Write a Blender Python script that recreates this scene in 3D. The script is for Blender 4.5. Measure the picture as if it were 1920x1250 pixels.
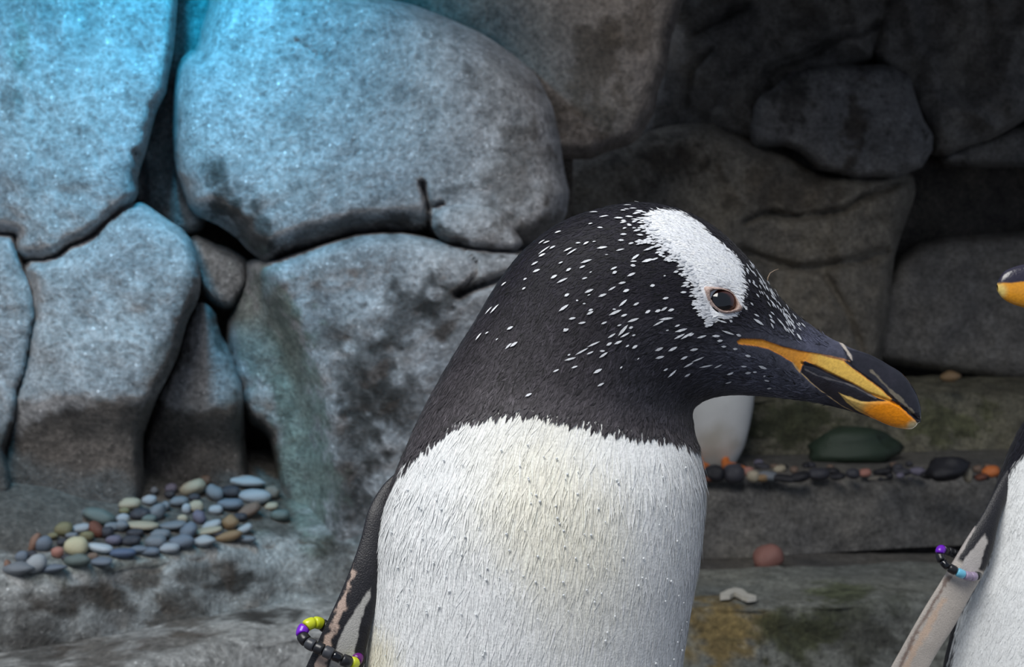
import bpy, math, random
import numpy as np
from mathutils import Vector, Matrix
from mathutils.bvhtree import BVHTree

for _o in list(bpy.data.objects):
    bpy.data.objects.remove(_o)
scene = bpy.context.scene
COL = scene.collection
random.seed(7); RNG = np.random.default_rng(7)

# ------------------------------------------------------------------ camera
F = 2200.0                       # focal length in pixels of the 1920 x 1250 frame
CAMZ = 0.66
cam_d = bpy.data.cameras.new('camera'); cam = bpy.data.objects.new('camera', cam_d); COL.objects.link(cam)
cam.location = (0, 0, CAMZ); cam.rotation_euler = (math.pi/2, 0, 0)
cam_d.sensor_fit = 'HORIZONTAL'; cam_d.sensor_width = 36.0; cam_d.lens = 36.0*F/1920.0
cam_d.clip_start = 0.02
cam_d.dof.use_dof = True; cam_d.dof.focus_distance = 0.53; cam_d.dof.aperture_fstop = 20.0
scene.camera = cam

# ------------------------------------------------------------------ light
vs = scene.view_settings
vs.view_transform = 'Standard'; vs.look = 'None'; vs.gamma = 1.0; vs.use_curve_mapping = False
vs.exposure = 0.0
world = bpy.data.worlds.new('overcast'); scene.world = world; world.use_nodes = True
bg = world.node_tree.nodes['Background']
bg.inputs[0].default_value = (0.62, 0.74, 0.95, 1); bg.inputs[1].default_value = 0.34

def area(name, loc, target, size, power, color, size_y=None):
    l = bpy.data.lights.new(name, 'AREA'); l.energy = power; l.color = color
    l.shape = 'RECTANGLE'; l.size = size; l.size_y = size_y or size
    o = bpy.data.objects.new(name, l); COL.objects.link(o)
    o.location = loc
    o.rotation_euler = (Vector(target)-Vector(loc)).to_track_quat('-Z', 'Y').to_euler()
    return o
# the roof light of the enclosure above and behind the visitors
area('roof_light_offscreen', (-0.75, -0.55, 2.5), (0.0, 1.1, 0.55), 1.7, 66, (1.0, 0.985, 0.95), 1.3)
# the blue exhibit lamp over the rocks
def spot(name, loc, target, power, color, angle, blend, radius):
    l = bpy.data.lights.new(name, 'SPOT'); l.energy = power; l.color = color
    l.spot_size = math.radians(angle); l.spot_blend = blend; l.shadow_soft_size = radius
    o = bpy.data.objects.new(name, l); COL.objects.link(o); o.location = loc
    o.rotation_euler = (Vector(target)-Vector(loc)).to_track_quat('-Z', 'Y').to_euler()
    return o
spot('blue_exhibit_lamp_offscreen', (-0.46, 1.33, 1.36), (-0.50, 1.70, 1.10), 33, (0.0, 0.46, 0.80), 104, 1.0, 0.05)

# ------------------------------------------------------------------ helpers
def lin(c):
    c = np.asarray(c, float)/255.0
    return np.where(c <= 0.04045, c/12.92, ((c+0.055)/1.055)**2.4)

def W(px, py, d):
    px = np.asarray(px, float); py = np.asarray(py, float); d = np.asarray(d, float)
    px, py, d = np.broadcast_arrays(px, py, d)
    return np.stack([(px-960.0)/F*d, d, CAMZ-(py-625.0)/F*d], -1)

def proj(P):
    return 960.0+P[..., 0]/P[..., 1]*F, 625.0-(P[..., 2]-CAMZ)/P[..., 1]*F

def _hash(ix, iy, iz, s):
    n = (ix*374761393 + iy*668265263 + iz*2147483647 + s*1274126177) & 0xffffffff
    n = ((n ^ (n >> 13))*1274126177) & 0xffffffff
    n = ((n ^ (n >> 16))*2246822519) & 0xffffffff
    return ((n ^ (n >> 15)) & 0xffff)/65535.0*2-1

def noise(P, s=0):
    P = np.asarray(P, float); I = np.floor(P).astype(np.int64); f = P-I; f = f*f*(3-2*f)
    x, y, z = I[..., 0], I[..., 1], I[..., 2]; r = 0
    for dx in (0, 1):
        for dy in (0, 1):
            for dz in (0, 1):
                w = (f[..., 0] if dx else 1-f[..., 0])*(f[..., 1] if dy else 1-f[..., 1])*(f[..., 2] if dz else 1-f[..., 2])
                r = r+w*_hash(x+dx, y+dy, z+dz, s)
    return r

def fbm(P, s=0, o=4):
    r = 0; a = 1.0; P = np.asarray(P, float); t = 0
    for k in range(o):
        r = r+a*noise(P*2.03**k, s+k*17); t += a; a *= 0.5
    return r/t

def seg_dist(px, py, pts, closed=False):
    pts = np.asarray(pts, float); A = pts; B = np.roll(pts, -1, 0)
    if not closed: A, B = A[:-1], B[:-1]
    best = np.full(px.shape, 1e9)
    for a, b in zip(A, B):
        ab = b-a; L = (ab**2).sum()+1e-9
        t = np.clip(((px-a[0])*ab[0]+(py-a[1])*ab[1])/L, 0, 1)
        best = np.minimum(best, np.hypot(px-a[0]-t*ab[0], py-a[1]-t*ab[1]))
    return best

def inside(px, py, pts):
    pts = np.asarray(pts, float); r = np.zeros(px.shape, bool); j = len(pts)-1
    for i in range(len(pts)):
        xi, yi = pts[i]; xj, yj = pts[j]
        c = ((yi > py) != (yj > py)) & (px < (xj-xi)*(py-yi)/((yj-yi) if yj != yi else 1e-9)+xi)
        r ^= c; j = i
    return r

def sd_poly(px, py, pts):           # positive inside
    d = seg_dist(px, py, pts, True)
    return np.where(inside(px, py, pts), d, -d)

def sstep(a, b, x):
    t = np.clip((x-a)/(b-a), 0, 1); return t*t*(3-2*t)

def chaikin(p, n=2, closed=True):
    p = np.asarray(p, float)
    for _ in range(n):
        q = np.roll(p, -1, 0)
        if closed:
            p = np.stack([p*.75+q*.25, p*.25+q*.75], 1).reshape(-1, 2)
        else:
            m = np.stack([p[:-1]*.75+p[1:]*.25, p[:-1]*.25+p[1:]*.75], 1).reshape(-1, 2)
            p = np.vstack([p[:1], m, p[-1:]])
    return p

def crom(pts, n):
    """Catmull-Rom through rows of pts at n parameters; returns values and the parameter"""
    pts = np.asarray(pts, float); u = np.asarray(n, float)
    k = np.clip(np.floor(u).astype(int), 0, len(pts)-2); t = (u-k)[:, None]
    P = np.vstack([2*pts[0]-pts[1], pts, 2*pts[-1]-pts[-2]])
    a, b, c, d = P[k], P[k+1], P[k+2], P[k+3]
    return .5*((2*b)+(-a+c)*t+(2*a-5*b+4*c-d)*t*t+(-a+3*b-3*c+d)*t**3)

def mesh_obj(name, V, Fc, mat=None, parent=None, colors=None, smooth=True, origin=None):
    V = np.asarray(V, float)
    if origin is not None: V = V-np.asarray(origin, float)
    me = bpy.data.meshes.new(name)
    if isinstance(Fc, np.ndarray):
        n, k = Fc.shape
        me.vertices.add(len(V)); me.vertices.foreach_set('co', V.ravel())
        me.loops.add(n*k); me.loops.foreach_set('vertex_index', Fc.ravel().astype(np.int32))
        me.polygons.add(n); me.polygons.foreach_set('loop_start', np.arange(0, n*k, k, dtype=np.int32))
        try: me.polygons.foreach_set('loop_total', np.full(n, k, dtype=np.int32))
        except Exception: pass
        me.update(calc_edges=True); me.validate()
    else:
        me.from_pydata([tuple(v) for v in V], [], [tuple(int(i) for i in f) for f in Fc]); me.update()
    if smooth: me.polygons.foreach_set('use_smooth', np.ones(len(me.polygons), bool))
    if colors is not None:
        ca = me.color_attributes.new('Col', 'FLOAT_COLOR', 'POINT')
        c4 = np.ones((len(V), 4)); c4[:, :3] = colors
        ca.data.foreach_set('color', c4.ravel())
    if mat: me.materials.append(mat)
    o = bpy.data.objects.new(name, me); COL.objects.link(o)
    if origin is not None: o.location = origin
    if parent is not None:
        o.parent = parent
        if origin is None: o.matrix_parent_inverse = Matrix.Translation(-parent.location)
        else: o.location = Vector(origin)-parent.location
    return o

def tag(o, label=None, cat=None, group=None, kind=None):
    if label: o['label'] = label
    if cat: o['category'] = cat
    if group: o['group'] = group
    if kind: o['kind'] = kind
    return o

def empty(name, loc):
    o = bpy.data.objects.new(name, None); o.location = loc; o.empty_display_size = 0.05; COL.objects.link(o); return o

# ------------------------------------------------------------------ materials
def new_mat(name):
    m = bpy.data.materials.new(name); m.use_nodes = True
    return m, m.node_tree.nodes, m.node_tree.links, m.node_tree.nodes['Principled BSDF']

def mat_rock(name, glint=0.8, bump=0.75, rough=0.5):
    m, N, L, B = new_mat(name)
    a = N.new('ShaderNodeAttribute'); a.attribute_name = 'Col'
    tc = N.new('ShaderNodeTexCoord')
    n1 = N.new('ShaderNodeTexNoise'); n1.inputs['Scale'].default_value = 130; n1.inputs['Detail'].default_value = 6; n1.inputs['Roughness'].default_value = .7
    n2 = N.new('ShaderNodeTexNoise'); n2.inputs['Scale'].default_value = 28; n2.inputs['Detail'].default_value = 8; n2.inputs['Roughness'].default_value = .65
    v = N.new('ShaderNodeTexVoronoi'); v.inputs['Scale'].default_value = 110
    for n in (n1, n2, v): L.new(tc.outputs['Object'], n.inputs['Vector'])
    r1 = N.new('ShaderNodeMapRange'); r1.inputs[1].default_value = .3; r1.inputs[2].default_value = .7; r1.inputs[3].default_value = .42; r1.inputs[4].default_value = 1.5
    L.new(n1.outputs['Fac'], r1.inputs[0])
    r2 = N.new('ShaderNodeMapRange'); r2.inputs[1].default_value = .3; r2.inputs[2].default_value = .7; r2.inputs[3].default_value = .62; r2.inputs[4].default_value = 1.32
    L.new(n2.outputs['Fac'], r2.inputs[0])
    mu = N.new('ShaderNodeMath'); mu.operation = 'MULTIPLY'; L.new(r1.outputs[0], mu.inputs[0]); L.new(r2.outputs[0], mu.inputs[1])
    vm = N.new('ShaderNodeVectorMath'); vm.operation = 'SCALE'; L.new(a.outputs['Color'], vm.inputs[0]); L.new(mu.outputs[0], vm.inputs['Scale'])
    # wet glints painted into the colour as pale specks
    r3 = N.new('ShaderNodeMapRange'); r3.inputs[1].default_value = .10; r3.inputs[2].default_value = .22; r3.inputs[3].default_value = glint; r3.inputs[4].default_value = 0
    L.new(v.outputs['Distance'], r3.inputs[0])
    cv = N.new('ShaderNodeSeparateColor'); L.new(v.outputs['Color'], cv.inputs[0])
    gt = N.new('ShaderNodeMath'); gt.operation = 'GREATER_THAN'; gt.inputs[1].default_value = .72; L.new(cv.outputs[0], gt.inputs[0])
    m3 = N.new('ShaderNodeMath'); m3.operation = 'MULTIPLY'; L.new(r3.outputs[0], m3.inputs[0]); L.new(gt.outputs[0], m3.inputs[1])
    brt = N.new('ShaderNodeVectorMath'); brt.operation = 'SCALE'; brt.inputs['Scale'].default_value = 2.6; L.new(vm.outputs[0], brt.inputs[0])
    mx = N.new('ShaderNodeMix'); mx.data_type = 'RGBA'; L.new(m3.outputs[0], mx.inputs[0]); L.new(vm.outputs[0], mx.inputs[6]); L.new(brt.outputs[0], mx.inputs[7])
    L.new(mx.outputs[2], B.inputs['Base Color'])
    B.inputs['Roughness'].default_value = rough
    add = N.new('ShaderNodeMath'); L.new(n1.outputs['Fac'], add.inputs[0]); L.new(n2.outputs['Fac'], add.inputs[1])
    b = N.new('ShaderNodeBump'); b.inputs['Strength'].default_value = bump; b.inputs['Distance'].default_value = .02
    L.new(add.outputs[0], b.inputs['Height']); L.new(b.outputs[0], B.inputs['Normal'])
    return m

def mat_attr(name, rough=.6, sheen=0.0, bump=0.0, bscale=600, spec=.5, coat=0.0, sss=0.0):
    m, N, L, B = new_mat(name)
    a = N.new('ShaderNodeAttribute'); a.attribute_name = 'Col'
    tc = N.new('ShaderNodeTexCoord'); n1 = N.new('ShaderNodeTexNoise'); n1.inputs['Scale'].default_value = bscale; n1.inputs['Detail'].default_value = 3
    L.new(tc.outputs['Object'], n1.inputs['Vector'])
    r1 = N.new('ShaderNodeMapRange'); r1.inputs[1].default_value = .3; r1.inputs[2].default_value = .7; r1.inputs[3].default_value = .88; r1.inputs[4].default_value = 1.1
    L.new(n1.outputs['Fac'], r1.inputs[0])
    vm = N.new('ShaderNodeVectorMath'); vm.operation = 'SCALE'; L.new(a.outputs['Color'], vm.inputs[0]); L.new(r1.outputs[0], vm.inputs['Scale'])
    L.new(vm.outputs[0], B.inputs['Base Color'])
    B.inputs['Roughness'].default_value = rough; B.inputs['Sheen Weight'].default_value = sheen
    B.inputs['Specular IOR Level'].default_value = spec; B.inputs['Coat Weight'].default_value = coat
    if bump:
        b = N.new('ShaderNodeBump'); b.inputs['Strength'].default_value = bump; b.inputs['Distance'].default_value = .0006
        L.new(n1.outputs['Fac'], b.inputs['Height']); L.new(b.outputs[0], B.inputs['Normal'])
    return m

def mat_plain(name, rgb, rough=.5, var=.25, scale=60, bump=.2, coat=0.0):
    m, N, L, B = new_mat(name)
    c = lin(rgb)
    tc = N.new('ShaderNodeTexCoord'); n1 = N.new('ShaderNodeTexNoise'); n1.inputs['Scale'].default_value = scale; n1.inputs['Detail'].default_value = 5
    L.new(tc.outputs['Object'], n1.inputs['Vector'])
    cr = N.new('ShaderNodeValToRGB'); cr.color_ramp.elements[0].position = .3; cr.color_ramp.elements[1].position = .7
    cr.color_ramp.elements[0].color = (*(c*(1-var)), 1); cr.color_ramp.elements[1].color = (*np.minimum(c*(1+var), 1), 1)
    L.new(n1.outputs['Fac'], cr.inputs[0]); L.new(cr.outputs[0], B.inputs['Base Color'])
    B.inputs['Roughness'].default_value = rough; B.inputs['Coat Weight'].default_value = coat
    if bump:
        b = N.new('ShaderNodeBump'); b.inputs['Strength'].default_value = bump; b.inputs['Distance'].default_value = .003
        L.new(n1.outputs['Fac'], b.inputs['Height']); L.new(b.outputs[0], B.inputs['Normal'])
    return m

M_ROCK = mat_rock('speckled_rock')
M_DARK = mat_rock('brown_rock', glint=.25, bump=.6, rough=.7)
M_FEATH = mat_attr('plumage', rough=.62, sheen=.08, bump=.35, bscale=900, spec=.25)
M_BILL = mat_attr('bill_horn', rough=.24, bump=.3, bscale=700, coat=.5)
M_FLIP = mat_attr('flipper_skin', rough=.42, bump=.5, bscale=1500)

# ------------------------------------------------------------------ stains, moss and cracks of the rockwork (own shapes)
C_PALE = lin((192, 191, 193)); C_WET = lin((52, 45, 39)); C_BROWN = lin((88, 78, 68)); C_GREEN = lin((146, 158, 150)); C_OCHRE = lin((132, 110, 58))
STAINS = [  # cx, cy, rx, ry, angle, colour, strength
    (425, 360, 34, 60, -25, C_WET, .75), (470, 425, 70, 36, 40, C_WET, .8), (395, 330, 16, 40, -15, C_WET, .5),
    (640, 430, 170, 22, -12, C_WET, .6), (760, 410, 60, 26, 10, C_WET, .55), (830, 440, 60, 14, 20, C_WET, .8), (850, 355, 40, 8, -12, C_WET, .6),
    (960, 330, 60, 110, 15, C_BROWN, .5), (1000, 430, 70, 50, 0, C_BROWN, .7), (950, 180, 50, 90, -30, C_BROWN, .3),
    (760, 600, 80, 70, -35, C_WET, .75), (840, 560, 90, 22, -28, C_WET, .8), (700, 720, 70, 120, 0, C_WET, .7), (660, 850, 60, 120, 10, C_WET, .65),
    (760, 760, 60, 90, 0, C_WET, .6), (620, 640, 40, 30, 0, C_BROWN, .5), (500, 640, 60, 130, -12, C_GREEN, .7), (560, 740, 46, 170, -8, C_GREEN, .9), (575, 900, 62, 130, 0, C_GREEN, .95),
    (700, 980, 90, 80, 0, C_WET, .6), (640, 1080, 70, 60, 0, C_BROWN, .5),
    (330, 640, 26, 90, 20, C_WET, .55), (405, 590, 18, 70, -10, C_WET, .7), (300, 690, 40, 60, 30, C_BROWN, .5),
    (40, 90, 26, 70, 0, C_GREEN, .6), (20, 180, 22, 40, 0, C_WET, .5),
    (445, 1090, 55, 24, 0, C_WET, .9), (480, 1156, 56, 17, 0, C_WET, .95), (552, 1160, 18, 14, 0, C_WET, .8), (50, 1190, 100, 90, 0, C_WET, .75),
    (200, 1125, 60, 34, 20, C_BROWN, .9), (330, 1150, 70, 40, 30, C_BROWN, .8), (390, 1070, 60, 24, 0, C_BROWN, .7), (270, 1090, 40, 24, 0, C_BROWN, .8),
    (180, 1220, 80, 40, 10, C_BROWN, .7), (330, 1200, 90, 18, -8, C_BROWN, .6), (100, 1130, 60, 26, 0, C_BROWN, .6), (300, 1025, 260, 30, -12, C_GREEN, .5),
    (1600, 230, 22, 90, 5, C_BROWN, .8), (1480, 190, 40, 60, 20, C_WET, .7), (1250, 300, 90, 40, 10, C_BROWN, .8), (1480, 360, 120, 50, 0, C_BROWN, .6), (1110, 130, 60, 120, 10, C_BROWN, .7), (1190, 60, 50, 60, 0, C_BROWN, .6), (1060, 230, 40, 30, 0, C_BROWN, .5),
    (1600, 1190, 130, 60, 0, lin((74, 74, 66)), .8), (1350, 1185, 110, 66, 0, C_OCHRE, .85), (1500, 1190, 90, 60, 0, lin((70, 74, 50)), .9), (1580, 1110, 60, 24, 0, lin((96, 104, 70)), .8),
    (1480, 790, 120, 50, 0, lin((60, 66, 40)), .8), (1760, 790, 110, 40, 0, lin((104, 106, 74)), .8), (1640, 1140, 90, 30, 0, lin((70, 74, 60)), .6),
]
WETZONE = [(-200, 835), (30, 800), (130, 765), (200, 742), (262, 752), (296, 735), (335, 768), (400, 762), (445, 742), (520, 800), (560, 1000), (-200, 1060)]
CRACKS = [
    ([(795, 345), (802, 375), (806, 400), (803, 435)], 5, .03), ([(806, 392), (835, 385)], 4, .015), ([(555, 75), (575, 88), (600, 106)], 4, .008),
    ([(858, 552), (890, 535), (950, 518), (1000, 500)], 7, .03), ([(1390, 470), (1430, 485), (1500, 505), (1600, 490), (1660, 470)], 8, .03),
    ([(1395, 415), (1440, 398), (1480, 408), (1560, 400), (1620, 370), (1700, 335)], 6, .03), ([(1545, 515), (1600, 600), (1620, 680)], 6, .02),
    ([(1330, 90), (1290, 140), (1285, 200)], 6, .02), ([(1300, 60), (1400, 10)], 7, .03), ([(1440, 130), (1540, 90), (1640, 40)], 8, .03),
    ([(255, 290), (270, 330), (268, 375)], 6, .02), ([(870, 470), (900, 500), (860, 545)], 3, .01),
    ([(300, 760), (270, 820), (262, 870)], 6, .02),
    ([(1860, 900), (1755, 905), (1757, 960)], 5, .02), ([(1690, 140), (1720, 220), (1740, 270)], 6, .02),
]

def rock_color(px, py, P, base, stain=True):
    n = fbm(P*9, 3, 5); n2 = fbm(P*30, 11, 4); n3 = fbm(P*70, 21, 3)
    c = np.asarray(base)[None]*(1+.35*n+.22*n2)[:, None]
    c = c*np.array([1, 1, 1])+ (n*.02)[:, None]*np.array([1, .6, -.2])
    if stain:
        for cx, cy, rx, ry, an, colr, k in STAINS:
            a = math.radians(an); X = px-cx; Y = py-cy
            u = (X*math.cos(a)+Y*math.sin(a))/rx; v = (-X*math.sin(a)+Y*math.cos(a))/ry
            r = np.sqrt(u*u+v*v)+.9*n2+.8*n3
            w = k*sstep(1.15, .55, r)
            c = c*(1-w[:, None])+(np.asarray(colr)[None]*(1+.4*n3)[:, None])*w[:, None]
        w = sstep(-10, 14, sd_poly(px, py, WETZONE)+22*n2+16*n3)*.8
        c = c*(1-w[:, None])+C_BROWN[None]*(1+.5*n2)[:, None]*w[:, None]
    # thin dark dirt in fine pits
    pit = sstep(.25, .55, n3+.4*n2)*.5
    c = c*(1-.6*pit)[:, None]
    return np.clip(c, .004, .9)

def apply_cracks(px, py, P, d):
    wob = 9*fbm(P*14, 5, 3)
    for pts, w, dep in CRACKS:
        s = seg_dist(px+wob, py+wob*.7, chaikin(pts, 1, False))
        d = d+1.5*dep*np.exp(-(s/w)**2)
    return d

def rock(name, poly, d, parent, label=None, bulge=.12, R=110, base=C_PALE, mat=M_ROCK, gx=0.0, gy=0.0, step=5.0, amp=.02, extra=None, wob=5.0, skirt=.3, stain=True, lumps=.0, grow=7.0):
    poly = chaikin(poly, 1)
    tn = np.roll(poly, -1, 0)-np.roll(poly, 1, 0); nn = np.column_stack([tn[:, 1], -tn[:, 0]])/(np.linalg.norm(tn, axis=1)[:, None]+1e-9)
    ar = (poly[:, 0]*np.roll(poly[:, 1], -1)-np.roll(poly[:, 0], -1)*poly[:, 1]).sum()
    poly = poly+nn*(grow if ar > 0 else -grow)
    cx, cy = poly.mean(0)
    # rough outline
    q = np.column_stack([poly*.03, np.zeros(len(poly))]); poly = poly+wob*np.column_stack([noise(q, 41), noise(q, 42)])
    x0, y0 = poly.min(0); x1, y1 = poly.max(0)
    xs = np.arange(x0-step, x1+2*step, step); ys = np.arange(y0-step, y1+2*step, step)
    X, Y = np.meshgrid(xs, ys); sd = sd_poly(X, Y, poly)
    ok = sd > .3*step
    cell = ok[:-1, :-1] & ok[1:, :-1] & ok[:-1, 1:] & ok[1:, 1:]
    idx = np.arange(X.size).reshape(X.shape)
    Fq = np.stack([idx[:-1, :-1][cell], idx[1:, :-1][cell], idx[1:, 1:][cell], idx[:-1, 1:][cell]], 1)
    used = np.unique(Fq); remap = -np.ones(X.size, int); remap[used] = np.arange(len(used)); Fq = remap[Fq]
    px = X.ravel()[used]; py = Y.ravel()[used]
    E = np.concatenate([Fq[:, [0, 1]], Fq[:, [1, 2]], Fq[:, [2, 3]], Fq[:, [3, 0]]])
    key = set(map(tuple, E.tolist())); be = [(a, b) for a, b in key if (b, a) not in key]
    bv = np.unique(np.array(be).ravel())
    A = poly; B = np.roll(poly, -1, 0)                       # move the rim onto the outline
    for v in bv:
        ab = B-A; L = (ab**2).sum(1)+1e-9; p = np.array([px[v], py[v]])
        t = np.clip(((p-A)*ab).sum(1)/L, 0, 1); Q = A+ab*t[:, None]; k = ((Q-p)**2).sum(1).argmin()
        px[v], py[v] = Q[k]
    s = np.maximum(sd_poly(px, py, poly), 0); s[bv] = 0
    t = np.clip(s/R, 0, 1); prof = .55*np.sqrt(np.maximum(1-(1-np.clip(s/(.38*R), 0, 1))**2.0, 0))+.45*np.sqrt(np.maximum(1-(1-t)**2.0, 0))
    dd = d+gx*(px-cx)/1000+gy*(py-cy)/1000+bulge*(1-prof)
    if extra: dd = dd+extra(px, py)
    P0 = W(px, py, d)
    dd = dd+amp*fbm(P0*5, 8, 4)*np.minimum(1, .3+t)+amp*.32*fbm(P0*28, 9, 3)
    if lumps: dd = dd+lumps*np.abs(fbm(P0*7+3.1, 14, 3))
    dd = apply_cracks(px, py, P0, dd)
    P = W(px, py, dd)
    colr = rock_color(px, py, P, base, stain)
    # rim extruded backwards so the stone has a body
    m = {int(v): len(P)+i for i, v in enumerate(bv)}
    Pb = W(px[bv], py[bv], dd[bv]+skirt)
    Fs = np.array([(b, a, m[int(a)], m[int(b)]) for a, b in be])
    V = np.vstack([P, Pb]); cc = np.vstack([colr, colr[bv]])
    o = mesh_obj(name, V, np.vstack([Fq, Fs]), mat, parent, cc)
    if label: o['label'] = label
    return o

def sheet(name, x0, x1, y0, y1, dfun, base, step=14, label=None):
    X, Y = np.meshgrid(np.arange(x0, x1+1, step), np.arange(y0, y1+1, step)); px = X.ravel().astype(float); py = Y.ravel().astype(float)
    d = dfun(px, py); P = W(px, py, d); d = d+.07*fbm(P*4, 31, 4)+.012*fbm(P*22, 33, 3); P = W(px, py, d)
    i = np.arange(X.size).reshape(X.shape)
    Fq = np.stack([i[:-1, :-1].ravel(), i[1:, :-1].ravel(), i[1:, 1:].ravel(), i[:-1, 1:].ravel()], 1)
    return mesh_obj(name, P, Fq, M_DARK, None, rock_color(px, py, P, base, False))

# ------------------------------------------------------------------ the setting: rock walls, floor, overhang
C_MID = lin((118, 112, 110)); C_CAVE = lin((140, 136, 132)); C_BK = lin((116, 108, 100))
wall_left = tag(sheet('wall_left', -900, 1080, -320, 1400, lambda x, y: 2.26+0*x, C_BK), 'rough brown rock face behind the pale boulders', kind='structure')
wall_right = tag(sheet('wall_right', 880, 3000, -320, 1150, lambda x, y: 3.42+0*x, C_BK), 'dark rock face at the back of the shaded cave', kind='structure')

X, Y = np.meshgrid(np.linspace(-2.6, 3.4, 60), np.linspace(-1.2, 3.6, 56)); P = np.stack([X.ravel(), Y.ravel(), np.zeros(X.size)], 1)
P[:, 2] = 0.0
i = np.arange(X.size).reshape(X.shape)
floor = mesh_obj('floor', P, np.stack([i[:-1, :-1].ravel(), i[:-1, 1:].ravel(), i[1:, 1:].ravel(), i[1:, :-1].ravel()], 1), M_DARK, None, rock_color(P[:, 0], P[:, 1], P, C_MID, False))
tag(floor, 'flat grey concrete floor in front of the rocks', kind='structure')

# slabs above the frame: the cave roof, and one added for shade
def overhang(x0, x1, y0, y1, z0, sl):
    nx, ny = 34, 26
    X, Y = np.meshgrid(np.linspace(x0, x1, nx), np.linspace(y0, y1, ny))
    Zb = z0+sl*(Y-y0)+.05*fbm(np.stack([X*3, Y*3, 0*X], -1), 61, 3)
    Zt = Zb+.75
    Pb = np.stack([X, Y, Zb], -1).reshape(-1, 3); Pt = np.stack([X, Y, Zt], -1).reshape(-1, 3)
    i = np.arange(nx*ny).reshape(ny, nx); n = nx*ny
    fb = np.stack([i[:-1, :-1].ravel(), i[1:, :-1].ravel(), i[1:, 1:].ravel(), i[:-1, 1:].ravel()], 1)
    ft = fb[:, ::-1]+n
    ring = np.concatenate([i[0, :-1], i[:-1, -1], i[-1, :0:-1], i[:0:-1, 0]]); nx_ = np.roll(ring, -1)
    fs = np.stack([ring, nx_, nx_+n, ring+n], 1)
    V = np.vstack([Pb, Pt])
    return mesh_obj('ceiling_and_shade_slab', V, np.vstack([fb, ft, fs]), M_DARK, None, rock_color(V[:, 0], V[:, 2], V, C_BK, False), smooth=False)
tag(overhang(.34, 3.2, 1.60, 3.4, 1.36, .14), 'rock overhang roofing the dark cave', kind='structure')
tag(overhang(-1.9, -.14, 1.20, 2.5, 1.42, .05), 'unseen slab added to shade the pale boulders', kind='structure')  # out of view, added to block the roof light from the upper-left rocks

def under(y0, k): return lambda px, py: k*np.maximum(0, (py-y0)/100.0)**1.4

C_BLUEP = C_PALE
rock('boulder', [(325, -140), (420, -140), (405, 0), (380, 60), (372, 110), (345, 150), (338, 290), (350, 350), (385, 405), (370, 440), (310, 425), (262, 385), (245, 340), (258, 280), (292, 190), (310, 80)], 1.92, wall_left,
     'narrow blue recessed rock between two large boulders', bulge=.05, R=60, base=C_BLUEP)
rock('boulder', [(-700, -200), (330, -200), (324, 60), (308, 160), (288, 215), (264, 275), (254, 325), (250, 368), (225, 395), (185, 430), (150, 452), (95, 481), (52, 488), (32, 472), (26, 428), (-700, 400)], 1.70, wall_left,
     'pitted blue-lit boulder with a jagged lower edge', bulge=.09, R=80, base=C_BLUEP, gx=-.10, gy=-.1, amp=.03)
rock('boulder', [(-700, 405), (22, 436), (36, 492), (60, 545), (64, 610), (48, 690), (32, 745), (18, 805), (2, 848), (18, 900), (14, 950), (-10, 1040), (-700, 1100)], 1.69, wall_left,
     'grey rock rising beside the pebble hollow, cut by a thin crack', bulge=.07, R=50, base=C_PALE)
rock('boulder', [(250, 374), (300, 412), (348, 442), (366, 490), (369, 530), (362, 562), (342, 600), (332, 645), (302, 720), (266, 800), (262, 858), (262, 1060), (110, 1130), (-20, 1150), (-14, 870), (20, 800), (38, 730), (58, 650), (66, 580), (52, 530), (46, 492), (95, 486), (150, 456), (190, 434)], 1.68, wall_left,
     'rounded grey boulder with a dark wet underside above the pebbles', bulge=.08, R=70, base=C_PALE, extra=lambda x, y: .05*sstep(730, 840, y))
rock('boulder', [(356, 446), (392, 458), (432, 478), (462, 488), (463, 522), (447, 552), (422, 577), (398, 560), (376, 540), (367, 500)], 1.86, wall_left,
     'small wedge of grey rock jammed under the dark gap', bulge=.07, R=45, base=C_PALE)
rock('boulder', [(372, 566), (395, 582), (402, 622), (425, 662), (444, 712), (449, 765), (456, 840), (462, 900), (460, 1000), (330, 1040), (252, 1060), (252, 855), (270, 800), (306, 725), (336, 648), (348, 604)], 1.80, wall_left,
     'pale knob of rock with a brown wet base over the hollow', bulge=.1, R=70, base=C_PALE, extra=lambda x, y: .07*sstep(750, 850, y))
def fold(px, py):
    fx = np.interp(py, [480, 560, 640, 720, 800, 900, 1000], [512, 545, 585, 612, 630, 640, 640])
    return .16*sstep(10, -75, px-fx)+.02*sstep(60, 0, np.abs(px-fx-30))
rock('boulder', [(466, 486), (512, 494), (560, 472), (640, 452), (740, 441), (800, 449), (870, 463), (985, 472), (1060, 480), (1080, 760), (1000, 980), (860, 1090), (700, 1100), (600, 1080), (545, 1050), (528, 950), (523, 880), (510, 830), (490, 798), (468, 785), (450, 742), (440, 692), (424, 640), (430, 590), (456, 540)], 1.70, wall_left,
     'blotchy grey boulder behind the penguin with brown stains and a grey-green flank', bulge=.10, R=70, base=C_PALE, amp=.03, gy=.12, extra=fold, grow=5)
rock('boulder', [(640, -160), (1330, -160), (1262, 40), (1236, 150), (1216, 222), (1192, 262), (1120, 286), (1062, 297), (1030, 290), (990, 180), (940, 100), (860, 60), (760, 30), (650, -10)], 2.02, wall_left,
     'brown-grey rock leaning over behind the big smooth boulder', bulge=.12, R=90, base=lin((140, 131, 125)), mat=M_DARK)
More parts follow.
